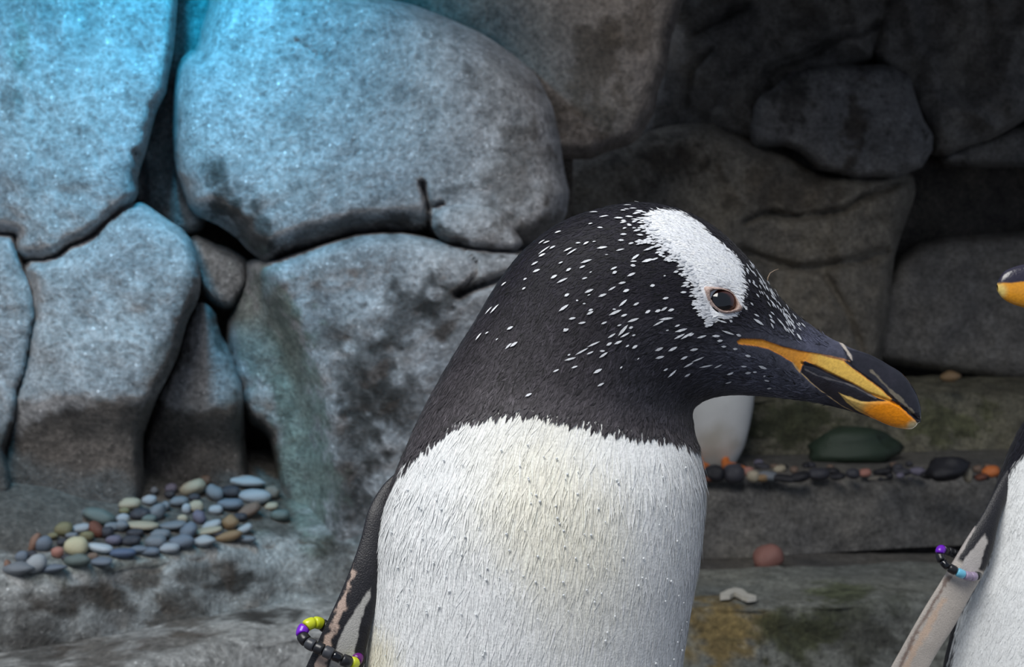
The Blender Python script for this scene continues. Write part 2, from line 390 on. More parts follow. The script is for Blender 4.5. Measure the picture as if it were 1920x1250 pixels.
rock('boulder', [(400, -160), (404, 0), (386, 40), (373, 96), (350, 106), (338, 132), (330, 190), (330, 280), (341, 345), (366, 396), (402, 412), (440, 432), (478, 468), (508, 490), (522, 475), (580, 456), (650, 441), (720, 431), (790, 433), (805, 437), (870, 457), (985, 467), (1040, 440), (1062, 380), (1050, 300), (1032, 212), (1011, 162), (985, 128), (940, 94), (880, 58), (800, 23), (700, -2), (640, -30), (600, -160)], 1.70, wall_left,
     'huge smooth pale boulder tinted cyan along its top', bulge=.16, R=140, base=C_PALE, amp=.018, gx=.05, gy=.0, wob=3)
rock('boulder', [(818, 398), (868, 383), (930, 390), (958, 428), (982, 464), (905, 460), (850, 452), (816, 432)], 1.69, wall_left,
     'small pale lobe of rock under the split in the big boulder', bulge=.05, R=45, base=C_PALE*1.05)

rock('boulder', [(1290, -160), (1720, -160), (1650, 90), (1570, 130), (1470, 150), (1445, 240), (1392, 256), (1340, 244), (1280, 236), (1226, 262), (1212, 245), (1238, 150), (1264, 45)], 2.85, wall_right,
     'dark ridged rock under the cave roof', bulge=.15, R=70, base=C_CAVE, mat=M_DARK, lumps=.12, grow=16)
rock('boulder', [(1060, 302), (1190, 270), (1236, 246), (1290, 234), (1350, 244), (1400, 264), (1450, 292), (1520, 322), (1570, 337), (1690, 326), (1712, 340), (1690, 420), (1665, 500), (1660, 640), (1630, 740), (1000, 760), (980, 470), (1050, 390)], 2.74, wall_right,
     'broad brown-grey boulder behind the penguin head with forked cracks', bulge=.15, R=90, base=lin((152, 144, 132)), mat=M_DARK, amp=.05, lumps=.05, gy=.1, gx=.25)
rock('boulder', [(1400, 262), (1432, 200), (1470, 160), (1540, 128), (1640, 132), (1692, 142), (1712, 205), (1738, 268), (1712, 316), (1660, 318), (1600, 324), (1545, 306), (1500, 276), (1450, 268)], 2.76, wall_right,
     'paler block of rock hanging over the black crevice', bulge=.07, R=50, base=lin((148, 146, 146)), mat=M_DARK, lumps=.06, wob=12, grow=10)
rock('boulder', [(1630, 80), (1720, -160), (2800, -160), (2800, 130), (1960, 190), (1900, 220), (1830, 262), (1760, 287), (1736, 252), (1706, 170), (1690, 145)], 2.85, wall_right,
     'dark rock at the top of the cave, split below', bulge=.15, R=80, base=C_CAVE, mat=M_DARK, lumps=.10, grow=14)
rock('boulder', [(1740, 300), (1830, 272), (1920, 232), (2800, 150), (2800, 290), (1860, 306)], 2.98, wall_right,
     'low dark shelf of rock above the black cave mouth', bulge=.08, R=40, base=C_CAVE, mat=M_DARK)
rock('boulder', [(1640, 560), (1700, 470), (1800, 440), (2800, 400), (2800, 730), (1640, 715)], 2.95, wall_right,
     'dark slab at the bottom of the cave mouth', bulge=.15, R=60, base=C_CAVE, mat=M_DARK)

# ------------------------------------------------------------------ rock ledges
def ledge(name, edge, z, back, slope, drop, label, base=C_PALE, mat=M_ROCK, r=.03, amp=.012, du=.012, lean=.1, n2=46, topamp=1.0):
    """edge: pixels of the front rim, lying on the plane z; swept with a top that runs back and a face that runs down"""
    e = chaikin(edge, 2, False); d = (CAMZ-z)/((e[:, 1]-625)/F)
    Q = W(e[:, 0], e[:, 1], d)
    L = np.concatenate([[0], np.cumsum(np.linalg.norm(np.diff(Q, axis=0), axis=1))])
    u = np.linspace(0, L[-1], int(L[-1]/du)+2); Q = np.stack([np.interp(u, L, Q[:, k]) for k in range(3)], 1)
    prof = []                                                # (back offset, height)
    for t in np.linspace(1, 0, n2): prof.append((r+(back-r)*t**1.5, slope*(r+(back-r)*t**1.5)))
    for a in np.linspace(0, math.pi/2, 9)[1:]: prof.append((r-r*math.sin(a), -r+r*math.cos(a)+slope*(r-r*math.sin(a))))
    for t in np.linspace(0, 1, n2)[1:]: prof.append((-lean*(drop-r)*t, -r-(drop-r)*t))
    prof = np.array(prof); m = len(prof)
    P = np.empty((len(u), m, 3)); P[:, :, 0] = Q[:, None, 0]; P[:, :, 1] = Q[:, None, 1]+prof[None, :, 0]; P[:, :, 2] = Q[:, None, 2]+prof[None, :, 1]
    P = P.reshape(-1, 3); top = np.tile(np.linspace(0, 1, m) < (n2+3)/m, len(u))
    k = np.where(top, topamp, 1.0)
    nz = fbm(P*7, 71, 4)*amp+fbm(P*30, 72, 3)*amp*.35
    P[:, 1] -= nz*np.where(top, 0, 1); P[:, 2] += nz*k*np.where(top, .45, .3)
    P[:, 2] = np.maximum(P[:, 2], 0.0)
    i = np.arange(len(u)*m).reshape(len(u), m)
    Fq = np.stack([i[:-1, :-1].ravel(), i[:-1, 1:].ravel(), i[1:, 1:].ravel(), i[1:, :-1].ravel()], 1)
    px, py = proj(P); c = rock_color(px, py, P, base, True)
    o = mesh_obj(name, P, Fq, mat, None, c, origin=Q[len(Q)//2]-np.array([0, 0, drop]))
    return tag(o, label, 'rock ledge')

C_LED = lin((196, 198, 197)); C_GREY = lin((122, 119, 115))
PEB_EDGE = [(-600, 1150), (-160, 1112), (0, 1090), (90, 1080), (200, 1062), (320, 1046), (430, 1030), (540, 1010), (600, 1010), (680, 1022), (820, 1030), (1100, 1030)]
ledge('rock_ledge', PEB_EDGE, .351, .42, .25, .351, 'blotchy stone ledge carrying the pile of pebbles', base=C_LED, r=.025, amp=.05, topamp=.2)
ledge('rock_ledge', [(-500, 1380), (-160, 1330), (120, 1285), (300, 1242), (420, 1214), (560, 1190), (640, 1180), (800, 1190), (1050, 1200)], .290, .22, .0, .29, 'lower stone step below the blotchy pebble ledge', base=C_LED, amp=.02)
ledge('rock_ledge', [(1080, 744), (1300, 744), (1420, 744), (1560, 743), (1700, 741), (1820, 738), (2000, 739), (2300, 740), (2800, 742)], .515, .25, .15, .14, 'mossy stone step at the foot of the cave', base=lin((128, 124, 108)), mat=M_DARK, amp=.04)
ledge('rock_ledge', [(1140, 908), (1320, 903), (1450, 901), (1600, 894), (1750, 888), (1900, 884), (2200, 882), (2800, 886)], .376, .46, .02, .144, 'grey stone step littered with dark pebbles along its top', base=C_GREY, mat=M_DARK, amp=.02, topamp=.5)
ledge('rock_ledge', [(1100, 1110), (1280, 1106), (1500, 1102), (1700, 1100), (2200, 1098), (2800, 1098)], .232, .30, .0, .232, 'flat dark stone shelf with a reddish stone on it', base=lin((108, 104, 99)), mat=M_DARK, amp=.008)
ledge('rock_ledge', [(1120, 1150), (1290, 1136), (1400, 1138), (1520, 1136), (1640, 1128), (1740, 1120), (1900, 1118), (2100, 1120), (2500, 1130)], .250, .27, .0, .25, 'low stone block with a pale top and mossy yellow face', base=lin((132, 134, 128)), mat=M_DARK, amp=.03, r=.03)

# ------------------------------------------------------------------ penguins: one continuous lofted body each
def loft(sec, D, du, nf=240, nb=110, first=0, coarse=60.0):
    """sec rows: ax, ay, bx, by, depth ratio[, distance offset]; ring i spans contour points a and b, swept as an ellipse in depth"""
    sec = np.asarray(sec, float); us = []
    for k in range(len(sec)-1):
        L = max(np.hypot(*(sec[k+1, :2]-sec[k, :2])), np.hypot(*(sec[k+1, 2:4]-sec[k, 2:4])))
        n = max(2, int(L/(coarse if k < first else du))); us.append(k+np.arange(n)/n)
    us.append(np.array([len(sec)-1.0])); u = np.concatenate(us)
    S = crom(sec, u)
    th = np.concatenate([np.linspace(0, math.pi, nf, endpoint=False), np.linspace(math.pi, 2*math.pi, nb, endpoint=False)])
    Dd = D+(S[:, 5] if sec.shape[1] > 5 else 0)
    A = W(S[:, 0], S[:, 1], Dd); B = W(S[:, 2], S[:, 3], Dd); C = (A+B)/2; U = (A-B)/2
    h = np.linalg.norm(U, axis=1)*np.maximum(S[:, 4], .05)
    P = C[:, None]+U[:, None]*np.cos(th)[None, :, None]
    P[..., 1] -= h[:, None]*np.sin(th)[None]
    return P, u, th

def grid_faces(nr, nt, flip=False):
    i = np.arange(nr*nt).reshape(nr, nt); j = np.roll(i, -1, 1)
    q = np.stack([i[:-1].ravel(), j[:-1].ravel(), j[1:].ravel(), i[1:].ravel()], 1)
    return q[:, ::-1] if flip else q

def normals(P, flip=False):
    du = np.gradient(P, axis=0); dt = (np.roll(P, -1, 1)-np.roll(P, 1, 1))
    n = np.cross(dt, du); n /= np.linalg.norm(n, axis=-1, keepdims=True)+1e-12
    return -n if flip else n

def mirror_px(P, th):
    """pixel of the camera-side twin of every point (same ring, mirrored in depth)"""
    nr, nt, _ = P.shape
    c = P[:, :, 1].mean()
    Q = P.copy(); mid = P[:, [0], 1]
    Q[..., 1] = mid-np.abs(P[..., 1]-mid)
    return proj(Q)

def mix(c, col, w): return c*(1-w[..., None])+np.asarray(col)*w[..., None]

def feathers(P, N, colf, count, length, width, lift, region, rng, jitter=.3, seedcol=.12, turn=0.0, taper=.35):
    """short pointed feather blades lying along the body, tips towards the tail"""
    nr, nt, _ = P.shape
    px, py = proj(P)
    e1 = np.linalg.norm(np.gradient(P, axis=0), axis=-1); e2 = np.linalg.norm((np.roll(P, -1, 1)-np.roll(P, 1, 1)), axis=-1)/2
    w = (e1*e2*region).ravel(); w[:nt*2] = 0; w /= w.sum()
    k = rng.choice(nr*nt, size=count, p=w); i, j = k//nt, k % nt
    p = P[i, j]; n = N[i, j]
    t = P[np.maximum(i-3, 0), j]-P[i, j]; t /= np.linalg.norm(t, axis=1, keepdims=True)+1e-12
    s = np.cross(n, t); a = rng.normal(0, jitter, count)+turn
    t = t*np.cos(a)[:, None]+s*np.sin(a)[:, None]; s = np.cross(n, t)
    p = p+s*rng.normal(0, .0006, count)[:, None]
    L = length*rng.uniform(.7, 1.3, count)[:, None]; wd = width*rng.uniform(.7, 1.3, count)[:, None]; lf = lift*rng.uniform(.5, 1.5, count)[:, None]
    V = np.stack([p-s*wd*taper+n*.0001, p+s*wd*taper+n*.0001, p+t*L*.55+s*wd+n*lf*.7, p+t*L*.55-s*wd+n*lf*.7, p+t*L+n*lf], 1).reshape(-1, 3)
    c = colf(i, j)*(1+rng.normal(0, seedcol, count))[:, None]
    C = np.repeat(np.clip(c, .002, .92), 5, 0)
    b = np.arange(count)*5
    Ft = np.concatenate([np.stack([b, b+1, b+2], 1), np.stack([b, b+2, b+3], 1), np.stack([b+3, b+2, b+4], 1)])
    return V, Ft, C

def join(parts):
    V, Fs, C = [], [], []; o = 0
    for v, f, c in parts: V.append(v); Fs.append(f+o); C.append(c); o += len(v)
    return np.vstack(V), np.vstack(Fs), np.vstack(C)

def ellipsoid(center, rad, seg=32, rings=20, rot=None):
    V, Fs = [], []
    for a in range(rings+1):
        t = math.pi*a/rings
        for b in range(seg):
            p = 2*math.pi*b/seg; V.append((math.sin(t)*math.cos(p), math.sin(t)*math.sin(p), math.cos(t)))
    V = np.array(V)*np.asarray(rad)
    if rot is not None: V = V@np.array(rot.to_matrix()).T
    for a in range(rings):
        for b in range(seg):
            q = (a*seg+b, (a+1)*seg+b, (a+1)*seg+(b+1) % seg, a*seg+(b+1) % seg); Fs.append(q)
    return V+np.asarray(center), np.array(Fs)

C_BLK = lin((22, 20, 30)); C_NECK = lin((74, 70, 74)); C_BLUE = lin((42, 42, 50)); C_WHT = np.array([.86, .875, .875]); C_HEADW = np.array([.86, .88, .92])
C_YEL = lin((250, 240, 205))

# ---- the near penguin
SEC = [(900, 3235, 1100, 3235, .6), (760, 3110, 1240, 3120, .8), (640, 2700, 1380, 2700, .8), (610, 2200, 1400, 2200, .8), (640, 1750, 1330, 1750, .76), (672, 1400, 1264, 1400, .74),
       (684, 1250, 1277, 1250, .72), (692, 1150, 1297, 1120, .72), (700, 1060, 1311, 1040, .72), (708, 990, 1319, 960, .71), (728, 920, 1319, 895, .70), (752, 860, 1311, 845, .68),
       (778, 800, 1302, 812, .66), (808, 740, 1299, 790, .64), (845, 675, 1298, 777, .62), (890, 602, 1300, 768, .61), (935, 528, 1305, 761, .60), (985, 466, 1313, 755, .60),
       (1050, 418, 1325, 749, .60), (1120, 392, 1342, 744, .60), (1195, 380, 1362, 741, .60), (1265, 390, 1385, 740, .60), (1330, 420, 1410, 741, .59), (1385, 467, 1437, 743, .58),
       (1430, 520, 1465, 746, .56), (1475, 573, 1500, 750, .52), (1520, 610, 1535, 756, .49), (1565, 638, 1570, 764, .46), (1595, 652, 1598, 772, .44), (1630, 664, 1625, 782, .42),
       (1665, 682, 1652, 792, .41), (1695, 702, 1676, 800, .42), (1716, 730, 1695, 804, .46), (1727, 760, 1708, 804, .5), (1728.5, 783, 1716, 799, .5), (1727, 790, 1720, 796, .5)]
D1 = 0.55
def c2(pts): return [(1250+x/3.5706, 480+y/3.5706) for x, y in pts]
def c1(pts): return [(880+x/3.125, 350+y/3.125) for x, y in pts]
HEADP = [(1250, 393), (1288, 400), (1322, 425), (1352, 455), (1382, 480), (1396, 497), (1401, 522), (1405, 545), (1398, 560), (1403, 578), (1396, 586), (1372, 596), (1348, 602), (1332, 596), (1319, 576), (1316, 556), (1311, 536), (1300, 520), (1285, 500), (1262, 475), (1242, 455), (1222, 432), (1215, 410), (1228, 395)]
CHEST = [(685, 1260), (692, 1150), (700, 1100), (705, 1050), (709, 1000), (714, 965), (727, 930), (746, 893), (762, 868), (800, 836), (840, 800), (872, 782), (920, 773), (975, 766), (1020, 772), (1080, 786), (1150, 801), (1200, 809), (1250, 816), (1300, 834), (1340, 845), (1400, 1260), (1500, 3300), (500, 3300)]
GAPE = c2([(470, 572), (500, 552), (640, 558), (760, 598), (880, 630), (1060, 660), (1180, 690), (1205, 715), (1280, 772), (1360, 828), (1440, 892), (1510, 955), (1495, 978), (1420, 952), (1300, 890), (1240, 852), (1120, 795), (1000, 735), (925, 702), (915, 718), (893, 785), (860, 748), (840, 712), (760, 665), (680, 622), (600, 606), (480, 590)])
UPD = c2([(1130, 528), (1170, 590), (1220, 626), (1300, 640), (1400, 680), (1500, 730), (1600, 795), (1700, 900), (1750, 1000), (1730, 1120), (1670, 1090), (1600, 1020), (1540, 970), (1500, 955), (1440, 892), (1360, 828), (1280, 772), (1215, 705), (1195, 650)])
LOD = c2([(912, 715), (1000, 738), (1120, 798), (1240, 856), (1350, 915), (1480, 976), (1400, 985), (1300, 972), (1220, 945), (1160, 912), (1100, 872), (1000, 830), (930, 775)])
LOO = c2([(1150, 912), (1220, 943), (1300, 970), (1400, 972), (1500, 970), (1560, 1000), (1625, 1060), (1670, 1100), (1700, 1150), (1600, 1200), (1500, 1160), (1390, 1100), (1330, 1060), (1260, 1020), (1190, 960)])
LOM = c2([(900, 785), (915, 716), (1000, 735), (1120, 795), (1240, 852), (1420, 952), (1510, 965), (1600, 1020), (1680, 1095), (1740, 1150), (1640, 1230), (1400, 1130), (1340, 1085), (1180, 1010), (1040, 910), (960, 845)])
FEDGE = c2([(845, 715), (900, 785), (960, 843), (1040, 912), (1130, 975), (1190, 1012), (1360, 1100)])
NASAL = c2([(1110, 520), (1150, 560), (1180, 600), (1215, 640), (1240, 695)])
PINKE = c2([(1040, 662), (1130, 680), (1225, 702)])
STREAK = c2([(1375, 770), (1480, 880), (1560, 960), (1650, 1045)])
SPOTS = c1([(730, 155), (900, 145), (790, 178), (875, 190), (900, 213), (712, 218), (765, 247), (905, 283), (890, 318), (985, 325), (885, 375), (1050, 368), (520, 270), (430, 325), (455, 330), (490, 360), (440, 375), (430, 400), (580, 372), (600, 385), (640, 330), (685, 335), (780, 358), (970, 412), (540, 447), (385, 455), (580, 487), (690, 440), (660, 470), (845, 483), (850, 505), (965, 440), (960, 465), (1040, 437), (495, 528), (330, 543), (395, 495), (545, 550), (680, 540), (950, 518), (895, 567), (835, 598), (205, 575), (325, 600), (700, 612), (920, 613), (575, 635), (780, 638), (1070, 578), (1255, 620), (1150, 655), (150, 720), (120, 725), (555, 712), (900, 680), (975, 688), (710, 720), (710, 742), (855, 738), (905, 755), (1045, 730), (1100, 725), (1140, 715), (1180, 718), (1310, 690), (605, 770), (660, 797), (785, 797), (880, 812), (960, 783), (1110, 800), (1150, 772), (945, 822), (1215, 812), (240, 830), (110, 857), (60, 880), (570, 842), (895, 840), (830, 872), (910, 865), (1240, 840), (1230, 873), (1270, 875), (1300, 868), (1360, 878), (1390, 815), (1445, 875), (1465, 903), (1515, 852), (1575, 868), (1490, 932), (230, 935), (260, 925), (730, 922), (872, 913), (820, 925), (970, 937), (660, 965), (705, 972), (780, 965), (782, 983), (595, 1010), (620, 1058), (1110, 950), (1190, 950), (1115, 1000), (1255, 1000), (1335, 1010), (1315, 952), (1280, 1040), (1385, 1047), (1455, 1047), (1555, 950), (1630, 988), (1605, 1050), (1525, 1088), (1630, 1085), (1670, 1083), (1715, 1055), (1725, 1105), (1740, 1130), (1515, 1140), (1755, 1175), (770, 1160), (345, 1220), (510, 1080), (750, 1080), (1150, 1070), (1185, 1093), (1275, 1100),
             (1685, 640), (1740, 650), (1700, 565), (1690, 790), (1760, 760), (1770, 790), (1820, 800), (1845, 830), (1770, 815), (1775, 690), (1800, 640), (1820, 730), (1850, 760), (1720, 560), (1680, 500), (1720, 590), (1760, 620), (1700, 530), (1740, 600), (1780, 660), (1810, 690), (1840, 720), (1865, 800), (1870, 770), (1650, 460), (1700, 800), (1680, 755), (1890, 815), (1860, 845), (1880, 850), (1925, 880), (1650, 690), (1480, 790), (1530, 790), (1400, 795), (1350, 680), (1330, 710), (1320, 600), (1260, 580)])

def head_color(px, py, P):
    Q = P*160; n1 = fbm(Q, 51, 3); n2 = fbm(P*520, 52, 2); n3 = fbm(P*45, 53, 3)
    c = np.broadcast_to(C_BLK, px.shape+(3,)).copy()
    # greyer plumage and painted-in sheen on the lower neck, bluish cheeks
    dch = -sd_poly(px, py, CHEST)
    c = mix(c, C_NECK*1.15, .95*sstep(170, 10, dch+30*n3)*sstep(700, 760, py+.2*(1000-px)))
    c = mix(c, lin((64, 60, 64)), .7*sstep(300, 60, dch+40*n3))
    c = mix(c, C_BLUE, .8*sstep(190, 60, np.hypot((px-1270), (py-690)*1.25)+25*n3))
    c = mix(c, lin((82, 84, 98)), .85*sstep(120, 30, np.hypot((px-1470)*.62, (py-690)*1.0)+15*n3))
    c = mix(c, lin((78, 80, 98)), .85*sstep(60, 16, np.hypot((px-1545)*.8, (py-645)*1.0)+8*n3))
    c = c*(1+.35*n2+.25*n1)[..., None]
    w = sstep(-1.5, 1.5, sd_poly(px, py, HEADP)+3.5*n1+2.0*n2)
    c = mix(c, C_HEADW, w)
    sp = sd_poly(px, py, CHEST)+5*n1+4*n2
    yel = sstep(230, 30, np.hypot((px-1040-.25*(py-950))*1.1, (py-960)*.7)+40*n3)*.42+.6*sstep(90, 20, np.hypot(px-690, py-1215))
    wh = mix(np.broadcast_to(C_WHT, px.shape+(3,)).copy(), C_YEL*.92, np.clip(yel, 0, 1))
    wh = wh*(1+.05*n1+.03*n2)[..., None]
    w = sstep(-1.5, 1.5, sp)[..., None]
    return c*(1-w)+wh*w

def bill_color(px, py, P):
    n1 = fbm(P*260, 54, 3); n2 = fbm(P*700, 55, 2)
    c = np.broadcast_to(lin((34, 32, 40)), px.shape+(3,)).copy()*(1+.5*n1)[..., None]
    g = sd_poly(px, py, GAPE)+1.6*n1
    oc = mix(np.broadcast_to(lin((226, 150, 40)), px.shape+(3,)).copy(), lin((230, 186, 84)), sstep(1500, 1560, px+20*n1))
    oc = mix(oc, lin((214, 128, 44)), .7*sstep(3.5, .5, g))
    c = mix(c, oc*(1+.15*n2)[..., None], sstep(-.8, 1.0, g))
    g = sd_poly(px, py, LOO)+3*n1
    oc = mix(np.broadcast_to(lin((206, 172, 96)), px.shape+(3,)).copy(), lin((250, 150, 10)), sstep(58, 26, np.hypot((px-1672)*.78, (py-776)*1.5)+6*n1))
    oc = mix(oc, lin((228, 208, 160)), sstep(16, 4, np.hypot(px-1712, py-800)))
    c = mix(c, oc*(1+.1*n2)[..., None], sstep(-1.2, 1.2, g))
    c = mix(c, lin((150, 140, 120)), .55*sstep(4.0, .6, seg_dist(px, py, STREAK)+6*n1))
    c = mix(c, lin((120, 116, 118)), .6*sstep(2.6, .5, seg_dist(px, py, c2([(930, 760), (1010, 800), (1120, 830), (1260, 870), (1400, 950)]))+2.4*n1))
    c = mix(c, lin((190, 160, 110)), .8*sstep(2.4, .5, seg_dist(px, py, FEDGE)+1.5*n1))
    return c

P1, u1, th1 = loft(SEC, D1, 2.4, 250, 110, first=5)
N1 = normals(P1)
if (N1[len(N1)//2, 60, 1]) > 0: N1 = -N1
flip1 = False
mx_, my_ = mirror_px(P1, th1)
# relief: grooves of the mouth line and horn plates, feather step round the bill
inbill = np.maximum(np.maximum(sd_poly(mx_, my_, UPD), sd_poly(mx_, my_, LOM)), sd_poly(mx_, my_, GAPE))
dis = -.00045*sstep(-2, 3, inbill)
low = c2([(915, 718), (1000, 738), (1120, 797), (1240, 855), (1350, 917), (1500, 970), (1600, 1020), (1690, 1095)])
dis = dis-.0012*np.exp(-(seg_dist(mx_, my_, low)/2.2)**2)
dis = dis-.0008*np.exp(-(seg_dist(mx_, my_, c2([(1215, 705), (1280, 772), (1360, 828), (1440, 892), (1560, 990)]))/2.5)**2)
dis = dis+.0006*np.exp(-(seg_dist(mx_, my_, NASAL)/4.0)**2)
dis = dis+.0005*sstep(0, 5, sd_poly(mx_, my_, LOO))
# eye socket
EYE = (1356, 562)
dis = dis-.0016*sstep(40, 12, np.hypot(mx_-EYE[0], (my_-EYE[1])*1.25))
P1 = P1+N1*dis[..., None]
N1 = normals(P1); N1 = N1 if N1[len(N1)//2, 60, 1] < 0 else -N1
mx_, my_ = mirror_px(P1, th1)
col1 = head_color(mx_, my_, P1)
ring_back = (np.sin(th1) < -.02)[None] & (np.cos(th1) > -.45)[None] & (my_ > 740) & (mx_ < 1290)
col1[ring_back] = C_BLK*1.2
bc = bill_color(mx_, my_, P1)
wbill = sstep(-.8, .8, inbill)
col1 = col1*(1-wbill[..., None])+bc*wbill[..., None]
n1_ = fbm(P1*400, 56, 2)
col1 = mix(col1, lin((206, 194, 182)), .8*sstep(3.0, .6, seg_dist(mx_, my_, NASAL)+2*n1_))
col1 = mix(col1, lin((196, 140, 96)), .8*sstep(2.6, .6, seg_dist(mx_, my_, PINKE)+1.2*n1_))
nr, nt, _ = P1.shape
FQ = grid_faces(nr, nt)
cen = np.stack([mx_.ravel()[FQ].mean(1), my_.ravel()[FQ].mean(1)], 1)
# outward winding
v0 = P1.reshape(-1, 3)[FQ[len(FQ)//2]]; fn = np.cross(v0[1]-v0[0], v0[2]-v0[0])
if np.dot(fn, N1.reshape(-1, 3)[FQ[len(FQ)//2][0]]) < 0: FQ = FQ[:, ::-1]
isup = (sd_poly(cen[:, 0], cen[:, 1], UPD) > 0) | ((sd_poly(cen[:, 0], cen[:, 1], GAPE) > 0))
islo = (sd_poly(cen[:, 0], cen[:, 1], LOM) > 0) & ~isup
tipmask = (cen[:, 0] > 1700) & ~isup & ~islo
isup |= tipmask & (cen[:, 1] < 792); islo |= tipmask & (cen[:, 1] >= 792)

def sub(name, mask, mat, parent, caps=False):
    f = FQ[mask]; u, inv = np.unique(f, return_inverse=True)
    return mesh_obj(name, P1.reshape(-1, 3)[u], inv.reshape(f.shape), mat, parent, col1.reshape(-1, 3)[u])

peng1 = empty('penguin', (float(P1[0, :, 0].mean()), D1, 0.0))
tag(peng1, 'black-headed penguin with white speckles, white eye patch and orange bill, shown in profile', 'penguin', 'penguins in the rock enclosure')
sub('body', ~(isup | islo), M_FEATH, peng1)
o = sub('upper_mandible', isup, M_BILL, peng1); o['label'] = 'black upper bill with an orange stripe along the gape'
o = sub('lower_mandible', islo, M_BILL, peng1); o['label'] = 'lower bill with a bright orange tip'

bvh = BVHTree.FromPolygons([tuple(v) for v in P1[::3, ::3].reshape(-1, 3)], [tuple(int(x) for x in q) for q in grid_faces(P1[::3].shape[0], P1[:, ::3].shape[1])])
def hit(px, py, tree=None):
    d = Vector(W(px, py, 1.0)-np.array([0, 0, CAMZ])).normalized()
    loc, nor, _, _ = (tree or bvh).ray_cast(Vector((0, 0, CAMZ)), d)
    if loc is None: return None, None
    if nor.dot(d) > 0: nor = -nor
    return np.array(loc), np.array(nor)

# eye: ball with iris and pupil, fleshy lid
el, en = hit(*EYE)
ec = el-en*.0058+np.array([.0004, 0, -.0006])
V, Fs = ellipsoid(ec, (.0088, .0088, .0088), 40, 28)
dirn = (V-ec)/np.linalg.norm(V-ec, axis=1)[:, None]; front = dirn@(np.array([.02, -1, -.03])/1.0)
iris = lin((70, 34, 26)); pup = lin((6, 6, 9))
cc = mix(np.broadcast_to(iris, V.shape).copy()*(1+.3*fbm(V*900, 71, 2))[:, None], pup, sstep(.80, .86, front))
M_EYE = mat_attr('eye_gloss', rough=.06, coat=1.0)
eye = mesh_obj('eye', V, Fs, M_EYE, peng1, cc, origin=None); eye['label'] = 'dark brown glossy eye'
Vp = [ec+np.array([0, -.00895, 0])]; Fp = []
for a_ in range(1, 7):
    for b_ in range(28):
        t_ = .52*a_/6; p_ = 2*math.pi*b_/28; Vp.append(ec+.00895*np.array([math.sin(t_)*math.cos(p_)-.05, -math.cos(t_), math.sin(t_)*math.sin(p_)]))
for b_ in range(28): Fp.append((0, 1+(b_+1) % 28, 1+b_))
for a_ in range(5):
    for b_ in range(28): Fp.append((1+a_*28+b_, 1+a_*28+(b_+1) % 28, 1+(a_+1)*28+(b_+1) % 28, 1+(a_+1)*28+b_))
Vp = np.array(Vp)
pu = mesh_obj('pupil', Vp, Fp, M_EYE, eye, np.broadcast_to(pup, Vp.shape)); pu.matrix_parent_inverse = Matrix.Identity(4)
pu.parent = eye; pu.matrix_parent_inverse = (Matrix.Translation(-peng1.location)@Matrix.Translation(peng1.location))
def eyecrop(p): return [(1300+x/11.364, 510+y/11.364) for x, y in p]
lid_o = np.array(chaikin(eyecrop([(215, 300), (420, 320), (620, 335), (790, 405), (895, 510), (960, 650), (1070, 805), (880, 862), (690, 898), (530, 850), (400, 740), (315, 610), (265, 450)]), 1))
lid_i = np.array(chaikin(eyecrop([(335, 440), (430, 375), (580, 365), (740, 415), (840, 510), (895, 640), (900, 760), (810, 830), (660, 860), (520, 820), (410, 720), (345, 610), (315, 520)]), 2))
def ang_resample(p, c, n=72):
    a = np.arctan2(p[:, 1]-c[1], p[:, 0]-c[0]); r = np.hypot(p[:, 0]-c[0], p[:, 1]-c[1]); o = np.argsort(a)
    t = np.linspace(-math.pi, math.pi, n, endpoint=False); rr = np.interp(t, a[o], r[o], period=2*math.pi)
    return np.stack([c[0]+rr*np.cos(t), c[1]+rr*np.sin(t)], 1)
ecn = lid_i.mean(0); lo_, li_ = ang_resample(lid_o, ecn), ang_resample(lid_i, ecn)
Vl = []; cl = []
for k, (tt, lf) in enumerate([(1.06, .0), (.85, .0012), (.5, .0019), (.15, .0016), (0, .0004), (-.12, -.003)]):
    for m in range(72):
        p = li_[m]*(1-tt)+lo_[m]*tt; L, n = hit(*p)
        L2 = np.array(ec)+0
        Vl.append(L+n*lf); w = tt
        cl.append(lin((190, 166, 156)) if tt > .3 else lin((120, 92, 80)))
Vl = np.array(Vl); cl = np.array(cl)*(1+.25*fbm(Vl*700, 77, 2))[:, None]
Fl = np.array([(a*72+b, a*72+(b+1) % 72, (a+1)*72+(b+1) % 72, (a+1)*72+b) for a in range(5) for b in range(72)])
o = mesh_obj('eyelid', Vl, Fl, M_FLIP, peng1, cl); o['label'] = 'pinkish rim around the eye'

# plumage blades
Rg = np.random.default_rng(3)
vis = (my_ < 1320)
notbill = (inbill < -15) | ((inbill < -2) & (my_ > 700))
neye = sd_poly(mx_, my_, lid_o) < -3
dark = (sd_poly(mx_, my_, CHEST) < 0) & (sd_poly(mx_, my_, HEADP) < 2) & (mx_ < 1585)
chest = sd_poly(mx_, my_, CHEST) > 2
hw = sd_poly(mx_, my_, HEADP) > 2
tone = lambda i, j: col1[i, j]
tips = sstep(1600, 1480, mx_)
parts = [feathers(P1, N1, tone, 26000, .0042, .00036, .00022, vis*notbill*neye*dark*(.25+tips), Rg, .3, .35),
         feathers(P1, N1, tone, 24000, .0095, .00032, .00020, vis*chest*1.0, Rg, .14, .05, turn=0.0),
         feathers(P1, N1, tone, 7000, .0130, .00038, .00034, vis*chest*1.0, Rg, .18, .06, turn=0.0),
         feathers(P1, N1, tone, 6000, .0035, .0004, .0002, vis*hw*neye*1.0, Rg, .3, .04)]
